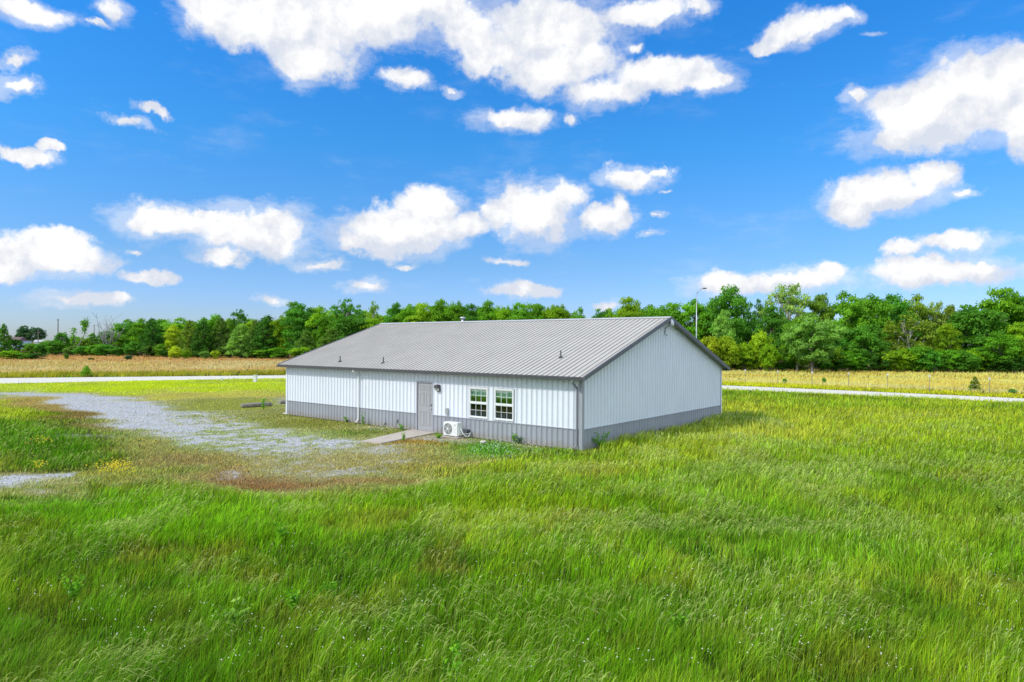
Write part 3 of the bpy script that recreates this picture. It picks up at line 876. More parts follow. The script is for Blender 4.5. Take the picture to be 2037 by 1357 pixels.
# wall pack lamp by the door
lx_, lz_ = front_hit(873.5, 772)
b = MB()
b.prism([(0.0, 0.13), (-0.10, 0.13), (-0.19, 0.10), (-0.19, -0.02), (0.0, -0.02)], 'x', lx_-0.09, lx_+0.09)
b.box(lx_-0.09, lx_+0.09, -0.035, 0.0, -0.16, -0.021)
lamp = b.build('wall_lamp', M['bronze'], bld, bevel=0.006); lamp.location = (0, -0.03, lz_ + 0.015)
b = MB(); b.prism([(-0.036, -0.022), (-0.16, -0.022), (-0.10, -0.13), (-0.036, -0.14)], 'x', lx_-0.075, lx_+0.075)
b.build('lamp_lens', M['lens'], lamp)
# disconnect box and conduit above the heat pump
qx_, qz_ = front_hit(891.5, 818)
bx_ = MB().box(qx_-0.065, qx_+0.065, -0.12, -0.026, qz_-0.11, qz_+0.13).build('disconnect_box', M['steel'], bld, bevel=0.008)
MB().tube([(qx_+0.01, -0.07, qz_-0.11), (qx_+0.015, -0.07, qz_-0.3), (qx_+0.06, -0.09, qz_-0.48)], 0.014, 8).build('conduit', M['grille'], bx_, smooth=True)
# outlet box and hose tap on the wainscot
ox_, oz_ = front_hit(790.5, 836)
MB().box(ox_-0.05, ox_+0.05, -0.09, -0.03, oz_-0.07, oz_+0.07).build('outlet_box', M['steel'], bld, bevel=0.012)
hx_, hz_ = front_hit(769, 843)
b = MB().tube([(hx_, -0.02, hz_), (hx_, -0.12, hz_), (hx_, -0.15, hz_-0.06)], 0.016, 8)
b.tube([(hx_-0.03, -0.10, hz_+0.05), (hx_+0.03, -0.10, hz_+0.05)], 0.008, 6).tube([(hx_, -0.10, hz_), (hx_, -0.10, hz_+0.05)], 0.007, 6)
b.tube([(hx_-0.02, -0.04, hz_-0.02), (hx_-0.02, -0.04, hz_+0.22)], 0.006, 6)
b.build('hose_tap', M['dark'], bld)
wx_, wz_ = gable_hit(1130+685/3.77, 560+1108/3.77)
MB().tube([(0.02, wx_, wz_), (0.07, wx_, wz_)], 0.04, 10).build('wall_outlet', M['dark'], bld)

# gable security lamp
gy_, gz_ = gable_hit(1329, 650)
gy_ = BW/2 - 0.05; gz_ = HR - 0.62
b = MB()
b.tube([(0.03, gy_, gz_-0.02), (0.05, gy_, gz_-0.11), (0.12, gy_, gz_-0.15), (0.16, gy_, gz_-0.09)], 0.020, 8)
b.tube([(0.03, gy_, gz_-0.02), (0.06, gy_, gz_+0.14), (0.30, gy_, gz_+0.34)], 0.024, 8)
arm = b.build('gable_lamp_arm', M['steel'], bld, smooth=True)
b = MB().tube([(0.34, gy_, gz_+0.22), (0.34, gy_, gz_+0.27), (0.34, gy_, gz_+0.42), (0.34, gy_, gz_+0.50), (0.34, gy_, gz_+0.53)], [0.095, 0.11, 0.10, 0.06, 0.03], 14)
b.build('gable_lamp', M['steel'], bld, smooth=True)

# plumbing vents through the roof
def roof_hit(px, py):
    """front slope point seen at a photo pixel -> local x, y"""
    d = ray(px, py); best = None
    for k in np.linspace(0.012, 0.05, 4000):
        X_, Y_ = d[0]*k, d[1]*k; z_ = CAMH + d[2]*k
        lx, ly = to_local(X_, Y_)
        if ly < BW/2:
            e = z_ - (HE + (ly+OE)*slope)
            if best is None or abs(e) < best[0]: best = (abs(e), lx, ly)
    return best[1], best[2]
for (px_, py_) in ((676.5, 719.5), (762.5, 722.5), (1115.5, 711.5)):
    lx, ly = roof_hit(px_, py_); z_ = HE + (ly+OE)*slope
    b = MB().tube([(lx, ly, z_-0.1), (lx, ly, z_+0.27)], 0.026, 10)
    vp = b.build('vent_pipe', M['pipe'], roof, smooth=False)
    MB().tube([(lx, ly, z_-0.02), (lx, ly, z_+0.04), (lx, ly, z_+0.075)], [0.11, 0.06, 0.032], 12).build('flashing', M['pipe'], vp, smooth=True)
# flue on the rear slope, its cap showing over the ridge
fd = at_depth(919.5, 632, 1)
flx = None
for t_ in np.linspace(-BL, 0, 3000):
    X_, Y_ = to_world(t_, BW/2 + 0.45)
    if abs(project(np.array([X_]), np.array([Y_]), np.array([5.0]))[0][0] - 919.5) < 1.0: flx = t_
fz = HR - 0.15
b = MB().tube([(flx, BW/2+0.45, fz-0.2), (flx, BW/2+0.45, fz+0.33)], 0.075, 14)
flue = b.build('flue_pipe', M['steel'], roof, smooth=True)
MB().tube([(flx, BW/2+0.45, fz+0.33), (flx, BW/2+0.45, fz+0.35), (flx, BW/2+0.45, fz+0.41), (flx, BW/2+0.45, fz+0.44)], [0.10, 0.15, 0.15, 0.05], 14).build('flue_cap', M['steel'], flue, smooth=True)

# ------------------------------------------------------------------ heat pump on its pad
ax, ay = gpt(902, 874.5)
alx, aly = to_local(ax, ay)
hp = thing('heat_pump', 'white outdoor heat pump with round fan grille on a pad against the grey wainscot', 'air conditioner', (*to_world(alx-0.45, -0.42), 0), -YAW)
MB().box(-0.50, 0.50, -0.24, 0.24, 0.0, 0.05).build('pad', M['concrete'], hp, bevel=0.01)
MB().box(-0.38, 0.38, -0.15, 0.15, 0.075, 0.60).build('casing', M['acwhite'], hp, bevel=0.012)
for x_ in (-0.3, 0.3): MB().box(x_-0.03, x_+0.03, -0.17, 0.17, 0.05, 0.075).build('foot', M['grille'], hp)
fcx, fcz, fr = -0.115, 0.345, 0.215
MB().tube([(fcx, -0.151, fcz), (fcx, -0.1545, fcz)], fr, 32).build('fan_well', M['dark'], hp)
b = MB()
for k in range(5):
    a = k*2*math.pi/5
    pts = []
    for rr, da in ((0.04, 0), (0.19, -0.25), (0.20, 0.45), (0.04, 0.6)):
        pts.append((fcx + rr*math.cos(a+da), fcz + rr*math.sin(a+da)))
    b.prism(pts, 'y', -0.1585, -0.156)
b.build('fan_blade', M['grille'], hp)
b = MB()
for k in range(5):
    rr = 0.045 + k*0.042
    ring = [(fcx + rr*math.cos(2*math.pi*q/28), -0.170, fcz + rr*math.sin(2*math.pi*q/28)) for q in range(29)]
    b.tube(ring, 0.0038, 4)
for k in range(18):
    a = k*2*math.pi/18
    b.tube([(fcx+0.04*math.cos(a), -0.172, fcz+0.04*math.sin(a)), (fcx+fr*math.cos(a+0.35), -0.170, fcz+fr*math.sin(a+0.35))], 0.0035, 4)
b.tube([(fcx, -0.166, fcz), (fcx, -0.178, fcz)], 0.042, 14)
b.build('fan_grille', M['acwhite'], hp)
b = MB()
for k in range(24):
    a = k*2*math.pi/24
    b.box(0.245+0.035*math.cos(a)-0.005, 0.245+0.035*math.cos(a)+0.005, -0.1545, -0.1505, 0.50+0.035*math.sin(a)-0.005, 0.50+0.035*math.sin(a)+0.005)
b.build('emblem', M['grey_mark'], hp)
MB().box(0.21, 0.28, -0.1545, -0.1505, 0.335, 0.345).build('printed_line', M['grey_mark'], hp)
MB().box(0.20, 0.29, -0.1545, -0.1505, 0.235, 0.243).build('printed_line', M['grey_mark'], hp)
MB().box(0.381, 0.42, -0.10, 0.09, 0.12, 0.46).build('valve_cover', M['acwhite'], hp, bevel=0.008)
b = MB()
b.tube([(0.42, -0.02, 0.38), (0.47, -0.02, 0.34), (0.52, 0.02, 0.18), (0.60, 0.08, 0.09), (0.66, 0.2, 0.06), (0.62, 0.36, 0.22)], 0.022, 8)
b.tube([(0.42, 0.04, 0.25), (0.50, 0.06, 0.20), (0.56, 0.2, 0.15), (0.6, 0.38, 0.22)], 0.017, 8)
b.build('line_set', M['acwhite'], hp, smooth=True)
MB().blob((0.56, 0.30, 0.26), (0.07, 0.07, 0.08), 2, 0.15, 3).build('pipe_insulation', M['dark'], hp)

# small things on the ground by the building
def stone(px, py, size, label, name, mat, seed, cat='stone'):
    x, y = gpt(px, py)
    b = MB().blob((0, 0, size[2]*0.7), size, 2, 0.10, seed)
    o = b.build(name, mat, smooth=False); o.location = (x, y, 0); o.rotation_euler = (0, 0, 0.6)
    return tag(o, label, cat)
stone(961, 882.5, (0.14, 0.10, 0.07), 'pale block of stone in the grass right of the heat pump', 'stone', M['road'], 4)
stone(572, 823.5, (0.28, 0.15, 0.05), 'flat pale stone at the foot of the far left corner', 'stone', M['road'], 9)
def timber(pa, pb, rad, label):
    xa, ya = gpt(*pa); xb, yb = gpt(*pb)
    c = ((xa+xb)/2, (ya+yb)/2, 0); ang = math.atan2(yb-ya, xb-xa); L_ = math.hypot(xb-xa, yb-ya)
    b = MB().tube([(-L_/2, 0, rad*0.8), (-L_/2+0.05, 0.01, rad*0.85), (0, 0.05, rad*0.9), (L_/2-0.1, 0.0, rad*0.8), (L_/2, 0, rad*0.75)], [rad*0.7, rad, rad*1.02, rad*0.95, rad*0.6], 10)
    o = b.build('landscape_timber', M['weathered'], smooth=True); o.location = c; o.rotation_euler = (0, 0, ang)
    return tag(o, label, 'timber', 'weathered edging timbers left of the building')
timber((480, 811.5), (541, 808), 0.13, 'long grey weathered log lying in the grass left of the building')
timber((557, 804), (600, 801), 0.12, 'short grey log lying half hidden behind the far building corner')

def marker(px, ybase, h_px, w_, label, mat):
    x, y = gpt(px, ybase); hgt = h_px * y / F_PX
    b = MB(); b.box(-w_/2, w_/2, -w_/2, w_/2, 0, hgt-0.05)
    b.prism([(-w_/2-0.02, hgt-0.05), (w_/2+0.02, hgt-0.05), (w_/2, hgt), (-w_/2, hgt)], 'y', -w_/2-0.02, w_/2+0.02)
    o = b.build('marker_post', mat, bevel=0.01); o.location = (x, y, 0)
    return tag(o, label, 'post', 'white posts by the gravel road')
marker(507.5, 760, 14, 0.30, 'stout white utility post beside the road, taller of the two', M['post_white'])
marker(441.5, 757.5, 5.5, 0.13, 'short pale stub beside the road, left of the stout white post', M['post_white'])

# lamp post behind the building
lxw, lyw, _ = at_depth(1385, 700, 52)
LH = at_depth(1385, 582, 52)[2]
lp = thing('street_lamp', 'tall slim grey lamp post with one long arm rising behind the roof', 'street lamp', (lxw, lyw, 0))
b = MB().tube([(0, 0, 0), (0, 0, LH)], [0.052, 0.026], 12); b.build('pole', M['steel'], lp, smooth=True)
MB().tube([(0, 0, LH-0.05), (0.15, 0, LH+0.12), (0.40, 0, LH+0.30), (0.48, 0, LH+0.33)], [0.035, 0.03, 0.028, 0.028], 8).build('arm', M['steel'], lp, smooth=True)
b = MB(); b.blob((0.62, 0, LH+0.335), (0.19, 0.10, 0.055), 2); b.build('lamp_head', M['bronze'], lp, smooth=True)
b = MB().tube([(0, 0, 0), (0, 0, 0.15)], [0.2, 0.17], 12); b.build('base', M['concrete'], lp)

# ------------------------------------------------------------------ wire fence in the right pasture
fence = None
FP = [(1412, 760.5), (1482.5, 763), (1547, 766), (1615.6, 769), (1688, 772), (1765.5, 775), (1849, 779), (1968, 786), (2110, 794), (2260, 803)]
FW = [gpt(*p_) for p_ in FP]
fence = thing('wire_fence', 'wire fence on thin steel posts with white tips along the yellow pasture', 'fence', (*FW[0], 0))
ox, oy = FW[0]
for i, (x, y) in enumerate(FW):
    hgt = 1.25
    pst = MB().tube([(x-ox, y-oy, 0), (x-ox, y-oy, hgt)], 0.022, 6).build('post', M['weathered'], fence)
    MB().box(x-ox-0.05, x-ox+0.05, y-oy-0.05, y-oy+0.05, hgt-0.02, hgt+0.14).build('post_tip', M['post_white'], pst)
b = MB()
for z_ in (0.4, 0.75, 1.1):
    b.tube([(x-ox, y-oy-0.03, z_) for x, y in FW], 0.005, 4)
b.build('wire', M['steel'], fence)

# ------------------------------------------------------------------ trees
rng = np.random.default_rng(5)
def leaf_mesh(name, P, N, size, tint, mat):
    """one small bent rhombus per point"""
    n = len(P)
    r = rng.normal(size=(n, 3)); N = N + r*0.6; N /= np.linalg.norm(N, axis=1)[:, None]
    a = np.cross(N, rng.normal(size=(n, 3))); a /= np.linalg.norm(a, axis=1)[:, None] + 1e-9
    b = np.cross(N, a)
    s = (size*rng.uniform(0.6, 1.3, n))[:, None]
    V = np.stack([P - a*s*0.62, P - b*s*0.36 + N*s*0.08, P + a*s*0.62, P + b*s*0.36 + N*s*0.08], 1).reshape(-1, 3)
    Q = np.arange(4*n).reshape(n, 4)
    return mesh_np(name, V, [Q], mat, {'tint': np.repeat(tint, 4)})

def branch_paths(rn, base_r, height, spread, n_l, up=0.35, start=0.25):
    """trunk and limbs, tapering; returns list of (points, radii)"""
    paths = []
    tp = [Vector((0, 0, -0.2))]; rad = [base_r*1.25]
    seg = 7
    for i in range(1, seg+1):
        f = i/seg
        tp.append(Vector((rn.uniform(-1, 1)*0.04*height*f, rn.uniform(-1, 1)*0.04*height*f, height*0.86*f)))
        rad.append(base_r*(1-0.85*f) + 0.015)
    paths.append((tp, rad))
    for k in range(n_l):
        f = start + (0.92-start)*k/n_l
        i = min(int(f*seg), seg-1); p0 = tp[i].lerp(tp[i+1], f*seg-i)
        a = k*2.4 + rn.uniform(-.4, .4); L = spread*(1.0-0.45*f)*rn.uniform(0.7, 1.05)
        d = Vector((math.cos(a), math.sin(a), up + rn.uniform(0, .5))).normalized()
        pts = [p0]; rr = [base_r*(1-0.85*f)*0.6+0.012]
        for j in range(1, 5):
            g = j/4
            pts.append(p0 + d*L*g + Vector((rn.uniform(-1, 1), rn.uniform(-1, 1), 0.7*g))*0.09*L)
            rr.append(rr[0]*(1-0.85*g)+0.006)
        paths.append((pts, rr))
        for s_ in range(2):
            q0 = pts[2+s_]; dd = (d + Vector((rn.uniform(-1, 1), rn.uniform(-1, 1), rn.uniform(-.1, .9)))*0.8).normalized()
            paths.append(([q0, q0+dd*L*0.25, q0+dd*L*0.45+Vector((0, 0, .03*L))], [rr[2+s_]*0.7, rr[2+s_]*0.4, 0.006]))
    return paths
def tube_mesh(name, paths, mat, seg=6):
    b = MB()
    for pts, rr in paths: b.tube(pts, rr, seg, cap=False)
    me = bpy.data.meshes.new(name); b.bm.to_mesh(me); b.bm.free()
    me.polygons.foreach_set('use_smooth', np.ones(len(me.polygons), bool)); me.materials.append(mat)
    return me

def crown_points(rn, kind, nleaf):
    """unit-size crowns: height 1 (z 0..1), half-width about 0.5"""
    P = []; N = []; T = []
    lobes = []
    if kind == 'cedar':
        nl = 46
        for i in range(nl):
            f = (i+0.5)/nl; z = 0.05 + 0.90*f**0.9
            r = 0.44*(1-f)**0.62 * rn.uniform(0.6, 1.02)*(0.75 if f < 0.07 else 1)
            a = i*2.399 + rn.uniform(-.3, .3)
            lobes.append((r*math.cos(a), r*math.sin(a), z, 0.17*(1-0.55*f)*rn.uniform(.8, 1.25), 0.15*(1-0.4*f), rn.uniform(0, 1)))
        for i in range(6): lobes.append((0, 0, 0.2+0.13*i, 0.22*(1-i/7), 0.12, 0.3))
    else:
        par = {'round': (40, 0.40, 0.19, 0.16, 1.0), 'tall': (44, 0.35, 0.17, 0.13, 1.3), 'airy': (44, 0.43, 0.125, 0.11, 1.0),
               'bush': (24, 0.40, 0.20, 0.24, 0.8), 'wide': (44, 0.44, 0.17, 0.14, 1.0), 'lean': (26, 0.40, 0.13, 0.12, 1.0)}[kind]
        nl, R_, lr, lz, _ = par
        zc = 0.55 if kind != 'bush' else 0.42; hz = 0.42 if kind != 'bush' else 0.40
        for i in range(nl):
            f = (i+0.5)/nl; th = i*2.399 + rn.uniform(-.5, .5); cz = 1-2*f
            rr = math.sqrt(max(0, 1-cz*cz)) * rn.uniform(0.62, 1.08)
            zz = zc + hz*cz*rn.uniform(0.7, 1.04)
            if kind in ('round', 'wide') and zz < 0.3: rr *= 0.9
            wd = R_*(1.0 - (0.25 if kind == 'tall' else 0.12)*max(0, (zz-0.6)/0.4))
            lobes.append((wd*rr*math.cos(th), wd*rr*math.sin(th), zz, lr*rn.uniform(0.65, 1.3), lz*rn.uniform(0.65, 1.2), rn.uniform(0, 1)))
        for i in range(int(nl*0.25)):
            th = rn.uniform(0, 6.28); r = R_*rn.uniform(0, .5)
            lobes.append((r*math.cos(th), r*math.sin(th), zc+rn.uniform(-.25, .3), lr*0.9, lz*0.9, rn.uniform(0, .5)))
        for i in range(7):                                     # stray twigs poking out of the top
            th = rn.uniform(0, 6.28); r = R_*rn.uniform(0.1, .8)
            lobes.append((r*math.cos(th), r*math.sin(th), zc+hz*rn.uniform(.7, 1.12)*math.sqrt(max(0.1, 1-(r/R_)**2*0.8)), lr*0.38, lz*0.6, rn.uniform(0, 1)))
    wts = np.array([l[3]*l[3] for l in lobes]); wts /= wts.sum()
    for l, wt in zip(lobes, wts):
        k = max(8, int(nleaf*wt))
        d = rng.normal(size=(k, 3)); d /= np.linalg.norm(d, axis=1)[:, None]
        d[:, 2] = np.where(d[:, 2] < -0.3, -d[:, 2]*0.6, d[:, 2])
        # each lobe is itself a cluster of twigs
        tw = rng.normal(size=(9, 3)); tw /= np.linalg.norm(tw, axis=1)[:, None]; tw[:, 2] = np.abs(tw[:, 2])*0.9
        ch = rng.integers(0, 9, k)
        mixd = 0.45*d + 0.72*tw[ch]
        rad = rng.uniform(0.45, 1.0, k)**0.6
        sc = np.array([l[3], l[3], l[4]])
        P.append(np.array(l[:3]) + mixd*rad[:, None]*sc + rng.normal(size=(k, 3))*0.006)
        nn = mixd/np.linalg.norm(mixd, axis=1)[:, None]; nn[:, 2] += 0.45
        N.append(nn)
        T.append(np.clip(l[5]*0.5 + rng.uniform(0, 0.5, k) + 0*rad, 0, 1))
    return np.concatenate(P), np.concatenate(N), np.concatenate(T)

# prototypes: meshes of unit height (scaled per tree)
PROTO = {}
def protos():
    k = 0
    spec = [('round', 3, 12000, 0.036, 'bark'), ('tall', 3, 11000, 0.033, 'bark'), ('wide', 3, 13000, 0.034, 'bark'), ('airy', 3, 7500, 0.030, 'pale_bark'),
            ('cedar', 3, 11000, 0.030, 'bark'), ('bush', 4, 5000, 0.055, 'bark')]
    for kind, cnt, nl, sz, bk in spec:
        for v in range(cnt):
            rn = random.Random(100+k); k += 1
            P, N, T = crown_points(rn, kind, nl)
            cm = leaf_mesh('crown', P, N, sz, T, M['leaf'])
            if kind == 'cedar': paths = branch_paths(rn, 0.018, 0.95, 0.25, 6, 0.1, 0.15)
            elif kind == 'bush': paths = [([Vector((rn.uniform(-.1, .1), rn.uniform(-.1, .1), -0.03)), Vector((rn.uniform(-.25, .25), rn.uniform(-.25, .25), 0.45))], [0.018, 0.008]) for _ in range(6)]
            elif kind == 'airy': paths = branch_paths(rn, 0.013, 0.95, 0.46, 11, 1.1, 0.22)
            else: paths = branch_paths(rn, 0.020, 0.92, 0.40, 8, 0.5, 0.22)
            tm = tube_mesh('trunk', paths, M[bk])
            PROTO.setdefault(kind, []).append((tm, cm))
protos()

G = {'deep': (0.060, 0.19, 0.022), 'mid': (0.10, 0.25, 0.018), 'lime': (0.15, 0.28, 0.014), 'yellow': (0.24, 0.33, 0.02), 'olive': (0.13, 0.22, 0.03),
     'grey': (0.20, 0.29, 0.09), 'dark': (0.038, 0.12, 0.017), 'cedar': (0.08, 0.16, 0.030), 'blue': (0.045, 0.12, 0.06), 'sage': (0.14, 0.26, 0.06)}
G = {k_: tuple(min(0.6, c_*f_) for c_, f_ in zip(v_, (1.75, 1.62, 1.3))) for k_, v_ in G.items()}
_cnt = [0]
def tree(kind, px, top, width, depth, colour, label, group=None, name=None, cat='tree', sink=0.0):
    """a tree whose crown top shows at (px, top) and whose foot stands on the ground at the given distance"""
    x, y, zt = at_depth(px, top, depth)
    hgt = max(zt, 0.3); wd = width*depth/F_PX
    i = _cnt[0]; _cnt[0] += 1
    tm, cm = PROTO[kind][i % len(PROTO[kind])]
    rn = random.Random(i*7+1)
    name = name or {'cedar': 'cedar_tree', 'bush': 'shrub'}.get(kind, 'broadleaf_tree')
    r_ = thing(name, label, 'shrub' if kind == 'bush' and cat == 'tree' else cat, (x, y, 0), rn.uniform(0, 6.28), group)
    top_unit = 0.97 if kind == 'cedar' else (0.98 if kind != 'bush' else 0.92)
    sz = hgt/top_unit; sxy = wd/0.98
    t_ = link('stem' if kind == 'bush' else 'trunk', tm, r_); c_ = link('foliage' if kind == 'bush' else 'crown', cm, r_)
    # low crowns: the tree line is leafy to the ground
    t_.scale = (min(sxy, sz), min(sxy, sz), sz); c_.scale = (sxy, sxy, sz)
    g = G[colour]; j = rn.uniform(0.85, 1.18)
    c_.color = (g[0]*j*rn.uniform(.9, 1.1), g[1]*j, g[2]*j, 1)
    return r_

GR = 'trees of the wood right of the building'
GM = 'trees of the wood seen over the roof'
GL = 'trees of the wood left of the building'
BK = 'shrubs along the foot of the wood'
# --- right wood, front row roughly 105 m away
tree('round', 1449, 583, 92, 112, 'deep', 'tall dark green tree with a peaked top, just right of the lamp post', GR)
tree('tall', 1440, 622, 52, 103, 'sage', 'pale sage green tree in front of the peaked dark tree', GR)
tree('bush', 1414, 668, 60, 98, 'yellow', 'yellow green shrub half hidden by the right roof edge', BK)
tree('bush', 1447, 668, 52, 98, 'yellow', 'rounded yellow green shrub beneath the pale sage tree', BK)
tree('bush', 1482, 684, 42, 99, 'lime', 'small lime shrub right of the two yellow green shrubs', BK)
tree('airy', 1512, 602, 46, 120, 'dark', 'thin gappy dark tree showing sky in the notch of the wood', GR)
tree('airy', 1569, 572, 112, 112, 'grey', 'tallest tree of the right wood, pale grey green with grey limbs', GR)
tree('round', 1535, 618, 66, 106, 'deep', 'dense deep green tree left of and below the tallest pale tree', GR)
tree('bush', 1513, 662, 46, 99, 'yellow', 'olive yellow shrub below the notch in the wood', BK)
tree('bush', 1530, 686, 46, 97, 'lime', 'bright lime shrub with the broadest leaves below the dense deep green tree', BK)
tree('wide', 1617, 634, 104, 93, 'sage', 'lone tree in front of the wood, its dark trunk and shadow on the yellow pasture', GR)
tree('tall', 1586, 640, 72, 97, 'mid', 'slim tree with pale trunk left of the lone tree', GR)
tree('tall', 1634, 592, 70, 111, 'olive', 'olive green tree rising behind the lone tree', GR)
tree('wide', 1688, 594, 92, 110, 'mid', 'broad mid green tree right of the olive topped one', GR)
tree('round', 1735, 592, 92, 111, 'mid', 'full rounded green tree with a small tip in the middle of the right wood', GR)
tree('round', 1780, 598, 84, 113, 'deep', 'deep green tree behind the pale branching tree', GR)
tree('wide', 1816, 600, 76, 114, 'olive', 'olive tree leaning out to the right beside the dip in the skyline', GR)
tree('airy', 1806, 632, 104, 104, 'olive', 'open tree with several white limbs showing through thin leaves', GR)
tree('airy', 1861, 605, 58, 114, 'grey', 'thin grey leaved tree top right of the dip in the skyline', GR)
tree('tall', 1892, 613, 56, 112, 'olive', 'narrow yellowish olive tree next to the thin grey tree top', GR)
tree('tall', 1884, 650, 56, 101, 'lime', 'bright lime green tree low in front of the olive trees', GR)
tree('wide', 1940, 612, 120, 104, 'deep', 'massive dark green tree in a sloping skyline at the right', GR)
tree('round', 1992, 586, 106, 112, 'mid', 'highest crown near the right edge, mid green', GR)
tree('round', 2044, 588, 90, 113, 'deep', 'tree cut by the right picture edge', GR)
tree('tall', 2030, 646, 62, 99, 'lime', 'bright yellow green tree low at the right edge', GR)
tree('round', 2120, 590, 110, 108, 'mid', 'mid green tree beyond the right edge', GR)
tree('wide', 1660, 650, 70, 103, 'deep', 'shaded deep green tree between the lone tree and the broad mid green tree', GR)
tree('wide', 1722, 648, 84, 101, 'deep', 'low dark leafy tree in front of the full rounded tree', GR)
tree('wide', 1990, 668, 80, 98, 'mid', 'low spreading green tree beneath the highest right hand crown', GR)
tree('bush', 1660, 690, 50, 99, 'lime', 'lime green shrub just right of the lone tree trunk', BK)
ORD = 'first second third fourth fifth sixth seventh eighth ninth tenth eleventh twelfth thirteenth fourteenth fifteenth sixteenth seventeenth eighteenth nineteenth twentieth'.split() + ['twenty-' + q for q in 'first second third fourth fifth sixth seventh'.split()]
CN = {'deep': 'deep green', 'mid': 'fresh green', 'lime': 'lime green', 'dark': 'dark green', 'cedar': 'olive green'}
rn = random.Random(3)
for k in range(26):
    px = 1420 + k*27 + rn.uniform(-8, 8)
    if abs(px-1617) < 14: continue
    cc = rn.choice(['mid', 'deep', 'deep', 'mid', 'lime', 'dark'])
    tree('bush', px, 700 + rn.uniform(-12, 6), rn.uniform(44, 66), 100 - (px-1420)*0.004 + rn.uniform(-1, 2), cc, 'low %s shrub edging the right wood, %s from the building' % (CN[cc], ORD[k]), BK)
for k in range(12):
    px = 1420 + k*56 + rn.uniform(-8, 8)
    tree('round', px, 640 + rn.uniform(-12, 12), rn.uniform(70, 90), 116 + rn.uniform(-2, 3), rn.choice(['deep', 'dark', 'mid']), 'dark green tree deep inside the right wood, mostly hidden', GR)
# --- seen over the roof
mid = [(1338, 612, 76, 118, 'mid', 'round', 'mid green tree directly behind the roof peak'),
 (1385, 606, 74, 116, 'mid', 'wide', 'bushy green tree behind the lamp post'),
 (1413, 614, 54, 116, 'lime', 'tall', 'lighter green tree between the lamp post and the peaked dark tree'),
 (1250, 602, 62, 122, 'lime', 'round', 'isolated bump of light green foliage left of the roof peak'),
 (1215, 619, 40, 124, 'lime', 'airy', 'small thin leaved tree left of the light green bump over the roof'),
 (1295, 622, 40, 122, 'mid', 'round', 'low green tree between the light green bump and the roof peak'),
 (1150, 622, 44, 128, 'mid', 'wide', 'last low tree before the gap in the wood over the roof'),
 (1108, 611, 66, 130, 'lime', 'round', 'rounded light green tree left of the skyline gap over the roof'),
 (1072, 612, 56, 132, 'mid', 'tall', 'mid green tree left of the rounded light green one over the roof'),
 (1035, 612, 60, 133, 'mid', 'round', 'round green tree in the right half of the trees over the roof'),
 (1003, 613, 48, 134, 'lime', 'round', 'small light green tree right of the peaked one over the roof'),
 (970, 604, 56, 136, 'mid', 'tall', 'peaked green tree right of the flue over the roof'),
 (938, 614, 50, 137, 'deep', 'round', 'deep green tree directly behind the flue'),
 (906, 604, 56, 138, 'mid', 'round', 'high green tree just left of the flue'),
 (876, 602, 62, 139, 'mid', 'tall', 'highest green crown left of the flue over the roof'),
 (842, 612, 66, 140, 'lime', 'round', 'light green tree above the left half of the ridge'),
 (812, 614, 60, 141, 'mid', 'wide', 'mid green tree above the left end of the ridge'),
 (788, 608, 48, 142, 'deep', 'tall', 'dark peaked tree just right of the left ridge end'),
 (744, 606, 30, 144, 'sage', 'airy', 'slim pale airy tree rising above the left end of the roof'),
 (690, 600, 76, 146, 'deep', 'airy', 'tall open topped tree left of the slim pale airy tree'),
 (700, 628, 96, 140, 'deep', 'wide', 'big dark green tree above the left roof slope'),
 (742, 640, 66, 138, 'lime', 'round', 'bright green tree touching the left ridge end'),
 (655, 628, 56, 146, 'mid', 'round', 'green tree left of the big dark one above the roof slope'),
 (625, 617, 56, 152, 'lime', 'tall', 'bright green tree above the left roof edge'),
 (585, 609, 52, 168, 'deep', 'round', 'tall dark crown standing behind the bright yellow green tree'),
 (574, 630, 66, 158, 'lime', 'round', 'bright yellow green tree near the left roof edge'),
 (660, 655, 84, 136, 'cedar', 'cedar', 'olive green cedar above the left roof slope'),
 (610, 660, 66, 140, 'cedar', 'cedar', 'dull green cedar at the left roof edge'),
 (600, 690, 50, 138, 'lime', 'bush', 'bright green shrub at the left eave tip')]
for (px, top, wd, dp, c, kd, lb) in mid:
    tree(kd, px, top, wd, dp, c, lb, GM)
for k in range(17):
    px = 600 + k*46 + rn.uniform(-8, 8)
    if 1140 < px < 1200: continue
    tree('wide' if k % 2 else 'round', px, 617 + rn.uniform(-4, 6), 74, 150 + rn.uniform(-3, 8), rn.choice(['mid', 'deep', 'lime']), 'green tree in the second row of the wood behind the roof', GM)
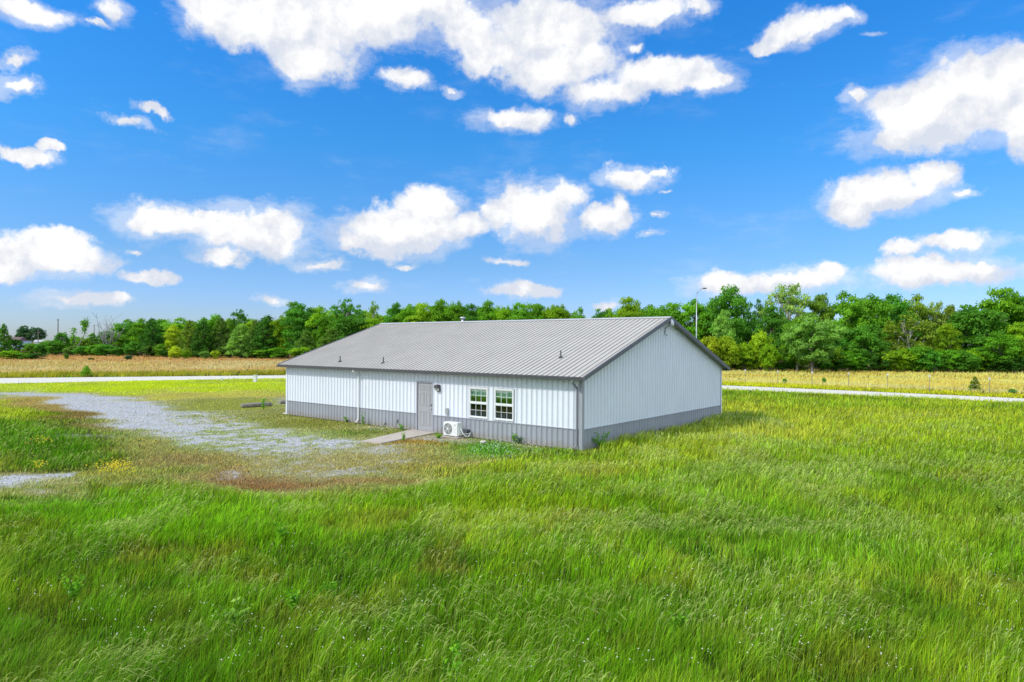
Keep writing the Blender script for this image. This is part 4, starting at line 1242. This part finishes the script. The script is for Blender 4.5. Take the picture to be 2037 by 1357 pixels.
# --- left wood
left_t = [(530, 634, 78, 157, 'dark', 'cedar', 'darkest cedar, just left of the left eave'),
 (508, 640, 54, 160, 'cedar', 'cedar', 'brownish green cedar left of the darkest cedar'),
 (480, 646, 66, 156, 'sage', 'cedar', 'pale feathery cedar in the middle of the left wood'),
 (475, 621, 46, 172, 'deep', 'airy', 'tall open branched tree rising behind the pale feathery cedar'),
 (440, 635, 56, 160, 'cedar', 'cedar', 'olive cedar left of the pale feathery cedar'),
 (428, 633, 50, 172, 'mid', 'round', 'fresh green tree behind the olive cedar'),
 (405, 640, 60, 158, 'dark', 'cedar', 'dark cedar with black shade at its foot, left of the olive cedar'),
 (378, 640, 60, 160, 'olive', 'cedar', 'olive yellow cedar right of the small lime tree'),
 (345, 652, 34, 164, 'yellow', 'round', 'small lime yellow tree between two dark cedars'),
 (362, 640, 80, 176, 'mid', 'wide', 'green broad tree behind the small lime yellow tree'),
 (302, 636, 56, 168, 'dark', 'cedar', 'dark broad cedar with light stem left of the small lime tree'),
 (282, 640, 44, 172, 'mid', 'round', 'light green tree joined to the dark broad cedar'),
 (322, 642, 40, 178, 'deep', 'round', 'dark green crown behind the dark broad cedar'),
 (258, 643, 48, 190, 'deep', 'round', 'blue green rounded tree right of the bare dead tree'),
 (238, 664, 40, 182, 'mid', 'bush', 'green thicket right of the foot of the bare dead tree'),
 (212, 662, 40, 196, 'deep', 'round', 'dark round bush like tree beneath the bare dead tree'),
 (184, 664, 40, 188, 'mid', 'cedar', 'pointed green tree left of the bare dead tree'),
 (166, 672, 34, 186, 'olive', 'bush', 'olive thicket right of the leaning dead trunk'),
 (150, 672, 40, 196, 'mid', 'round', 'green tree wrapped round the leaning dead trunk'),
 (122, 662, 28, 192, 'deep', 'round', 'small dark tree under the taller utility pole'),
 (100, 678, 40, 190, 'mid', 'bush', 'green thicket left of the small dark tree'),
 (8, 646, 36, 160, 'deep', 'cedar', 'dark cedar at the left picture edge'),
 (28, 674, 30, 165, 'dark', 'bush', 'dark thicket right of the left edge cedar'),
 (-30, 640, 60, 165, 'mid', 'round', 'green tree beyond the left edge'),
 (48, 651, 28, 460, 'blue', 'round', 'left of the two far blue green trees by the pale blue house'),
 (74, 652, 34, 462, 'blue', 'round', 'right of the two far blue green trees by the pale blue house'),
 (38, 664, 14, 450, 'blue', 'round', 'smallest far tree beside the pale blue house')]
for (px, top, wd, dp, c, kd, lb) in left_t:
    tree(kd, px, top, wd, dp, c, lb, GL)
for k in range(13):
    px = 250 + k*26 + rn.uniform(-6, 6)
    tree('round' if k % 2 else 'wide', px, 648 + rn.uniform(-6, 8) - k*0.8, rn.uniform(48, 62), 192 - k*2 + rn.uniform(-2, 2), rn.choice(['mid', 'deep', 'dark', 'lime']), 'green tree standing in shade behind the cedars of the left wood', GL)
for k in range(20):
    px = 60 + k*26 + rn.uniform(-8, 8)
    dp = 178 - (k*1.3)
    cc = rn.choice(['deep', 'cedar', 'mid', 'dark', 'deep'])
    tree('bush', px, 683 + rn.uniform(-8, 7) + k*0.3, rn.uniform(34, 48), dp, cc, 'low %s shrub edging the left wood, %s from the left' % (CN[cc], ORD[k]), BK)
# yellowish saplings at the foot of the left wood
for (px, top, wd, c, lb) in ((348, 690, 26, 'yellow', 'yellow green sapling at the foot of the dark cedars'), (370, 697, 20, 'lime', 'lime sapling right of the yellow green one at the foot of the cedars'),
                             (428, 697, 18, 'yellow', 'straw coloured sapling in the middle of the left wood edge'), (408, 698, 24, 'sage', 'grey green sapling left of the straw coloured one')):
    tree('bush', px, top, wd, 146, c, lb, BK)
# shrubs out in the fields
FS = 'shrubs scattered in the fields'
for (px, top, base, wd, c, lb) in (
    (18, 698, 716, 44, 'lime', 'green shrub at the left edge on the tan field'), (45, 703, 716, 40, 'mid', 'middle shrub of the clump at the left edge of the tan field'),
    (70, 702, 716, 38, 'dark', 'dark right end shrub of the clump at the left edge'),
    (132, 703, 716, 10, 'deep', 'thin weed like shrub standing alone on the tan field'), (181, 712, 717, 12, 'dark', 'tiny dark shrub lying low in the tan field'),
    (256, 707, 717, 17, 'blue', 'small grey green shrub in the tan field before the dark broad cedar'), (172, 728, 750, 24, 'mid', 'small dark green cedar shrub beside the road on the left'),
    (1939, 750, 779, 24, 'olive', 'upright young cedar in the right pasture beside the fence'), (2014, 774, 784, 16, 'deep', 'low dark shrub right of the young cedar'),
    (1639, 751, 765, 9, 'mid', 'slender green sapling between two fence posts'), (1561, 753, 763, 8, 'deep', 'small green weed shrub right of the third fence post'),
    (1472, 753, 758, 9, 'deep', 'tiny green shrub near the building end of the fence')):
    x_, y_ = gpt(px, base)
    tree('cedar' if base in (750, 779) else 'bush', px, top, wd, y_, c, lb, FS, name='field_shrub', cat='shrub')

# dead trees
def dead_tree(px, top, depth, label, lean, seed, spread, leafy=False):
    x, y, zt = at_depth(px, top, depth); rn = random.Random(seed)
    r_ = thing('dead_tree', label, 'dead tree', (x - lean*zt*0.6, y, 0))
    paths = []
    def grow(p, d, L, r, lev):
        pts = [p]; rr = [r]; n = 5
        for i in range(n):
            d = (d + Vector((rn.uniform(-1, 1), rn.uniform(-1, 1), rn.uniform(-.1, .6)))*0.15).normalized()
            pts.append(pts[-1] + d*L/n); rr.append(max(0.035, r*(1-0.65*(i+1)/n)))
        paths.append((pts, rr))
        if lev < 3:
            for j in range(3):
                i = rn.randint(1, n); a = rn.uniform(0, 6.28)
                nd = (d + Vector((math.cos(a)*spread, math.sin(a)*spread, rn.uniform(.2, .7)))).normalized()
                grow(pts[i], nd, L*rn.uniform(.45, .7), rr[i]*0.75, lev+1)
    if leafy:
        grow(Vector((0, 0, -0.2)), Vector((lean, 0, 1)).normalized(), zt*0.75, zt*0.03, 0)
    else:
        base = Vector((0, 0, zt*0.12)); paths.append(([Vector((0, 0, -0.2)), base], [0.4, 0.34]))
        for q in range(7):
            a = q*0.9; grow(base, Vector((math.cos(a)*0.55, math.sin(a)*0.35, 1)).normalized(), zt*0.62, 0.20, 1)
    zmax = max(p_.z for pts, _ in paths for p_ in pts); k = zt/zmax
    paths = [([p_*k for p_ in pts], rr) for pts, rr in paths]
    link('trunk', tube_mesh('trunk', paths, M['pale_bark'], 5), r_)
    if leafy:
        P = []
        for pts, rr in paths:
            if pts[0].z < zt*0.80 and pts[-1].z > zt*.25:
                for _ in range(26): P.append(pts[rn.randint(2, len(pts)-1)] + Vector((rn.gauss(0, .32), rn.gauss(0, .32), rn.gauss(0, .35))))
        P = np.array([tuple(p_) for p_ in P])
        cm = leaf_mesh('crown', P, rng.normal(size=P.shape)*0.3 + np.array([0, 0, .6]), 0.36, rng.random(len(P)), M['leaf'])
        c_ = link('crown', cm, r_); c_.color = (*G['mid'], 1)
dead_tree(218, 622, 180, 'bare dead tree with many upright grey branches in the left wood', 0.02, 8, 0.95)
dead_tree(167, 628, 178, 'dead tree with a pale leaning trunk and tattered green leaves', 0.45, 5, 0.35, True)
# utility poles
for (px, top, dp, hh, lb) in ((115.5, 634, 230, 0, 'taller dark utility pole above the left wood'), (187.5, 646, 320, 0, 'thinner far utility pole right of the leaning dead tree'),
                              (76, 655, 400, 0, 'pale pole in front of the far blue green trees')):
    x, y, z = at_depth(px, top, dp)
    up = thing('utility_pole', lb, 'utility pole', (x, y, 0), 0, 'utility poles on the left horizon')
    MB().tube([(0, 0, -0.3), (0, 0, z)], [0.22, 0.15], 8).build('pole', M['weathered'], up)
    MB().box(-0.5, 0.5, -0.08, 0.08, z-0.55, z-0.42).build('crossarm', M['weathered'], up)
# far house
hx, hy, _ = at_depth(36, 690, 330)
hs = thing('farm_house', 'far pale blue house with a brown roof at the left edge', 'house', (hx, hy, 0), 0.0)
MB().box(-6.5, 4.0, -3.5, 3.5, 0, 3.9).build('wall', M['blue_wall'], hs)
MB().prism([(-4.0, 3.9), (0, 5.9), (4.0, 3.9), (4.0, 3.75), (-4.0, 3.75)], 'x', -7.0, 2.6).build('roof', M['maroon'], hs)
b = MB(); b.box(0.8, 1.8, -3.53, -3.5, 1.4, 2.8); b.build('window', M['dark'], hs)
b = MB(); b.box(-3.5, -2.3, -3.53, -3.5, 1.4, 2.8); b.build('window', M['dark'], hs)
MB().box(-0.8, 0.2, -3.54, -3.5, 0.1, 2.3).build('door', M['white_trim'], hs)
wt_ = at_depth(81, 682, 420)
sh = thing('white_shed', 'tiny white shed far off between the two far trees and the thicket', 'shed', (wt_[0], wt_[1], 0), 0.3)
MB().box(-3, 3, -2.5, 2.5, 0, 3.6).build('wall', M['post_white'], sh)
MB().prism([(-2.8, 3.6), (0, 4.9), (2.8, 3.6)], 'x', -3.2, 3.2).build('roof', M['ridge'], sh)

# ------------------------------------------------------------------ grass
grng = np.random.default_rng(21)
def scatter(n, d0, d1, tmax, expo=0.0):
    u = grng.random(n)
    d = np.exp(np.log(d0) + u*(np.log(d1)-np.log(d0)))
    t = grng.uniform(-tmax, tmax, n)
    return t*d, d
def keep_mask(x, y, far_ok=True):
    lx = -((x-BX)*ux + (y-BY)*uy); ly = (x-BX)*vx + (y-BY)*vy
    inb = (lx > -BL-0.06) & (lx < 0.06) & (ly > -0.06) & (ly < BW+0.06)
    on_road = (y > road_near_y(x)+0.1) & (y < road_far_y(x)-0.1)
    # concrete walk
    wp = np.array(wpts); m = poly_sd(x, y, wp) < 0.02
    hpx, hpy = hp.location.x, hp.location.y
    nearhp = (np.abs((x-hpx)*(-ux) + (y-hpy)*(-uy)) < 0.52) & (np.abs((x-hpx)*vx + (y-hpy)*vy) < 0.30)
    lim = np.where(x > 5, 104 + 0*x, 185)
    return ~(inb | on_road | m | nearhp) & (y < lim)

def blades(x, y, h, w_, col, bend, dirn, tipcol, nseg, head=None):
    """numpy strips; returns V, faces, colour"""
    n = len(x)
    ts_ = np.linspace(0, 1, nseg+1)
    yaw = grng.uniform(0, np.pi, n)
    sx_, sy_2 = np.cos(yaw), np.sin(yaw)*0.6
    V = np.zeros((n, 2*nseg+1, 3), np.float32); C = np.zeros((n, 2*nseg+1, 3), np.float32)
    lx_, ly_ = np.cos(dirn), np.sin(dirn)
    for i, t in enumerate(ts_):
        if head is None:
            out = h*bend*t**1.9
            z = h*(t - 0.42*np.minimum(bend, 1.4)*t**2.6)
        else:                                               # culm rises, then its head nods over
            out = h*bend*(0.22*t + 0.40*t**5)
            z = h*(t - 0.40*bend*t**7)
        cx_ = x + lx_*out; cy_ = y + ly_*out
        if head is None: ww = w_*(1-t)**0.6*(0.75+0.5*t) if i < nseg else 0*w_
        else: ww = w_*(head[i])
        c = col*(1-t**1.5)[None] if False else col + (tipcol-col)*(t**(2.0 if head is None else 3.0))
        if i < nseg:
            V[:, 2*i] = np.stack([cx_-sx_*ww/2, cy_-sy_2*ww/2, z], 1); V[:, 2*i+1] = np.stack([cx_+sx_*ww/2, cy_+sy_2*ww/2, z], 1)
            C[:, 2*i] = c; C[:, 2*i+1] = c
        else:
            V[:, 2*i] = np.stack([cx_, cy_, z], 1); C[:, 2*i] = c
    base = (np.arange(n)*(2*nseg+1))[:, None]
    quads = np.concatenate([base + np.array([[2*i, 2*i+1, 2*i+3, 2*i+2]]) for i in range(nseg-1)])
    tris = base + np.array([[2*nseg-2, 2*nseg-1, 2*nseg]])
    return V.reshape(-1, 3), quads, tris, C.reshape(-1, 3)
VS, QS, TS, CS = [], [], [], []; off = 0
def add_blades(res):
    global off
    V, q, t, C = res
    VS.append(V); QS.append(q+off); TS.append(t+off); CS.append(C); off += len(V)

def sow(n, d0, d1, tmax, nseg, wk_, seedfrac):
    x, y = scatter(n, d0, d1, tmax)
    m = keep_mask(x, y); x = x[m]; y = y[m]
    _, _, col, h, den, seed, grav = meadow(x, y)
    gk = 1 - 0.94*sst(0.15, 0.75, grav)
    m = grng.random(len(x)) < den*gk
    x, y, col, h, seed = x[m], y[m], col[m], h[m], seed[m]
    n = len(x)
    # clumping: tussocks of differing height and lean
    c1 = fbm(x*2.3, y*2.3, 3); c2 = fbm(x*0.45+50, y*0.45, 3); c3 = fbm(x*5+9, y*5, 2)
    hh = h*0.62*(0.3 + 1.4*c1)*grng.uniform(0.5, 1.3, n)*(0.8+0.4*c2)
    dirn = (c2-0.5)*2.6 + 0.25 + grng.normal(0, 0.55, n)
    bend = np.clip(0.08 + 0.50*c1*(0.5+c2) + grng.normal(0, 0.25, n), 0.02, 1.3)
    bend = np.where(h < 0.2, bend*0.6 + 0.2, bend)
    va = 1 - 0.75*sst(25, 80, y)
    jit = (0.92 + (0.22 + 1.40*grng.random(n)**1.3 - 0.92)*va)*(0.75+0.5*c3)
    colr = col*jit[:, None]*np.array([1, 1, 1])
    colr = colr*(1.50 + 0.06*sst(14, 40, y))[:, None]*np.array([1.06, 1.0, 1.0])
    hue = 0.03 + grng.normal(0.0, 0.14, n)*va; colr = colr*np.stack([1+hue, np.ones(n), np.where((h < 0.2) | (col[:, 0] > col[:, 1]), 0.98, 0.55)*(1-hue)], 1)
    dry = (grng.random(n) < 0.05)[:, None]; colr = np.where(dry, colr*0.4 + lin((196, 182, 120))*0.5, colr)
    tip = colr*1.08 + lin((190, 200, 90))*0.06
    w_ = np.maximum(0.005, y*wk_)*grng.uniform(0.6, 1.3, n)
    add_blades(blades(x, y, hh, w_, colr, bend, dirn, tip, nseg))
    # seed stems, arched over by the wind, pale heads
    s = grng.random(n) < seedfrac*seed*1.2*sst(0.42, 0.60, fbm(x*0.7+80, y*0.7+3, 4))*(h > 0.2)
    xs_, ys_ = x[s], y[s]; k = len(xs_)
    pal = lin((188, 198, 118))*grng.uniform(0.7, 1.1, (k, 1))
    stem = colr[s]*0.7 + lin((160, 178, 80))*0.3
    bend2 = np.clip(grng.normal(0.85, 0.3, k), 0.2, 1.5)
    hd = [0.4, 0.4, 0.4, 0.45, 0.6, 1.0, 1.5, 1.5, 0]
    add_blades(blades(xs_, ys_, hh[s]*0.5 + h[s]*0.62*grng.uniform(0.7, 1.25, k), w_[s]*0.8, stem, bend2, (c2[s]-0.5)*1.6+0.35+grng.normal(0, .4, k), pal, 8, head=hd))
sow(280000, 4.2, 14, 1.0, 3, 0.00115, 0.22)
sow(290000, 12, 34, 0.95, 3, 0.00110, 0.38)
sow(200000, 30, 75, 0.95, 2, 0.00105, 0.08)
sow(190000, 60, 185, 0.9, 2, 0.0010, 0.0)
V = np.concatenate(VS); C = np.clip(np.concatenate(CS), 0.003, 0.85)
me = mesh_np('meadow_grass', V, [np.concatenate(QS), np.concatenate(TS)], M['grass'], {'col': C})
tag(link('meadow_grass', me), 'wind bent green meadow grass with pale seed heads round the building', 'grass', kind='stuff')
del VS, QS, TS, CS

# flowers: white clover, yellow blooms
def flowers(name, label, pts, size, z, colr):
    P = np.array(pts); n = len(P)
    o6 = np.array([(1,0,0),(0,1,0),(-1,0,0),(0,-1,0),(0,0,0.8),(0,0,-0.8)])
    s = size*grng.uniform(0.6, 1.3, n)
    zz = z*grng.uniform(0.7, 1.2, n)
    V = (np.stack([P[:, 0], P[:, 1], zz], 1)[:, None, :] + o6[None]*s[:, None, None]).reshape(-1, 3)
    f = np.array([(0,1,4),(1,2,4),(2,3,4),(3,0,4),(1,0,5),(2,1,5),(3,2,5),(0,3,5)])
    Fs = (np.arange(n)*6)[:, None, None] + f[None]
    mt = painted(name+'_petals', colr, 0.7, 0.02, 0.0)
    tag(link(name, mesh_np(name, V, [Fs.reshape(-1, 3)], mt)), label, 'flowers', kind='stuff')
pts = []
for _ in range(900):
    px = grng.uniform(-100, 2100); py = 1060 + 320*grng.random()**0.6
    x, y = gpt(px, py)
    if fbm(np.array([x*0.8]), np.array([y*0.8]), 3)[0] > 0.46: pts.append((x, y))
flowers('clover_blooms', 'small white clover blooms dotted through the near grass', pts, 0.009, 0.30, (0.75, 0.74, 0.62))
pts = []
for _ in range(520):
    px = grng.normal(1010, 55); py = grng.normal(893, 13)
    if 925 < px < 1150 and 878 < py < 925:
        x, y = gpt(px, py)
        if to_local(x, y)[1] < -0.1: pts.append((x, y))
for _ in range(160): pts.append(gpt(grng.normal(760, 30), grng.normal(858, 3)))
for _ in range(90): pts.append(gpt(grng.normal(550, 14), grng.normal(813, 4)))
flowers('clover_patch_blooms', 'dense white clover blooms in the lawn along the front wall', pts, 0.013, 0.15, (0.8, 0.82, 0.76))
pts = [gpt(grng.normal(232, 20), grng.normal(948, 6)) for _ in range(170)] + [gpt(grng.normal(84, 12), grng.normal(892, 3)) for _ in range(40)] + [gpt(grng.normal(78, 7), grng.normal(942, 3)) for _ in range(26)]
flowers('yellow_blooms', 'yellow wildflowers beside the small gravel patch on the left', pts, 0.024, 0.30, (0.75, 0.60, 0.02))
pts = [gpt(px, py) for px, py in zip(grng.uniform(0, 560, 130), 721 + 8*grng.normal(size=130))]
flowers('field_blooms', 'white flower heads scattered through the tan field', [p_ for p_ in pts if 0 < p_[1] < 180], 0.07, 0.45, (0.8, 0.78, 0.7))

# leafy weeds along the walls
def weed(px, py, hgt, spread, label, colour, seed, n=70, size=0.07):
    rn = random.Random(seed); x, y = gpt(px, py)
    r_ = thing('weed', label, 'plant', (x, y, 0), 0, 'weeds at the foot of the walls')
    paths = []; P = []; N = []
    for k in range(6):
        a = rn.uniform(0, 6.28); e = Vector((math.cos(a)*spread*rn.uniform(.2, 1), math.sin(a)*spread*rn.uniform(.2, 1), hgt*rn.uniform(.6, 1)))
        pts = [Vector((0, 0, -.02)), Vector((e.x*.3, e.y*.3, e.z*.5)), e]; paths.append((pts, [0.008, 0.006, 0.003]))
        for _ in range(n//6):
            f = rn.uniform(.15, 1.05); q = Vector((e.x*f**1.5, e.y*f**1.5, e.z*f)); aa = rn.uniform(0, 6.28)
            P.append(tuple(q + Vector((math.cos(aa), math.sin(aa), rn.uniform(-.3, .5)))*size*0.8)); N.append((math.cos(aa)*.5, math.sin(aa)*.5, .7))
    link('stem', tube_mesh('stem', paths, M['leaf'], 5), r_).color = (*G['mid'], 1)
    c_ = link('foliage', leaf_mesh('foliage', np.array(P), np.array(N), size, np.array([rn.random() for _ in P]), M['leaf']), r_)
    c_.color = (*G[colour], 1)
weed(1023, 883, 0.42, 0.12, 'upright broad leaved weed against the grey wainscot below the windows', 'mid', 1, 90, 0.06)
weed(1034, 884, 0.36, 0.12, 'feathery bluish weed right of the upright broad leaved weed', 'blue', 2, 110, 0.05)
weed(690, 840, 0.34, 0.35, 'low spreading weed left of the white downspout', 'sage', 3, 120, 0.06)
weed(722, 846, 0.60, 0.08, 'tall thin weed just right of the white downspout', 'sage', 4, 70, 0.06)
weed(800, 858, 0.30, 0.14, 'small weed left of the grey door', 'mid', 5, 80, 0.06)
weed(872, 872, 0.20, 0.20, 'low weed between the door and the heat pump', 'mid', 6, 90, 0.06)
weed(803, 877, 0.34, 0.07, 'thin weed growing beside the concrete walk', 'mid', 7, 60, 0.06)
weed(1197, 893, 0.62, 0.45, 'leafy green weed at the gable foot near the front corner', 'mid', 8, 320, 0.06)
weed(1400, 838, 0.75, 0.5, 'tall dark weed clump at the far end of the gable wall', 'deep', 9, 320, 0.06)
weed(1345, 848, 0.85, 0.35, 'feathery tall weed before the shaded gable wall', 'sage', 10, 160, 0.06)
weed(524, 816, 0.65, 0.10, 'single upright weed by the long grey log', 'mid', 11, 80, 0.08)

# broad leaved weeds standing in the near meadow
for q, (px, py, cc, lb) in enumerate(((585, 1205, 'mid', 'bright green leafy weed in the near grass left of the picture centre'), (655, 1190, 'mid', 'upright green weed right of the bright leafy one in the near grass'),
        (470, 1235, 'sage', 'pale green weed low in the near grass, left of the bright leafy one'), (1345, 1250, 'mid', 'broad rosette weed in the near grass right of centre'),
        (1730, 1095, 'sage', 'grey green weed clump in the right hand grass'), (1990, 1010, 'olive', 'olive green weed clump by the right picture edge'),
        (560, 1060, 'mid', 'leafy green weed in the grass below the brown patch'), (150, 1180, 'mid', 'leafy weed in the lower left grass'),
        (905, 1345, 'mid', 'bright weed cut by the bottom picture edge'))):
    weed(px, py + 22, 0.42, 0.16, lb, cc, 30+q, 130, 0.055)
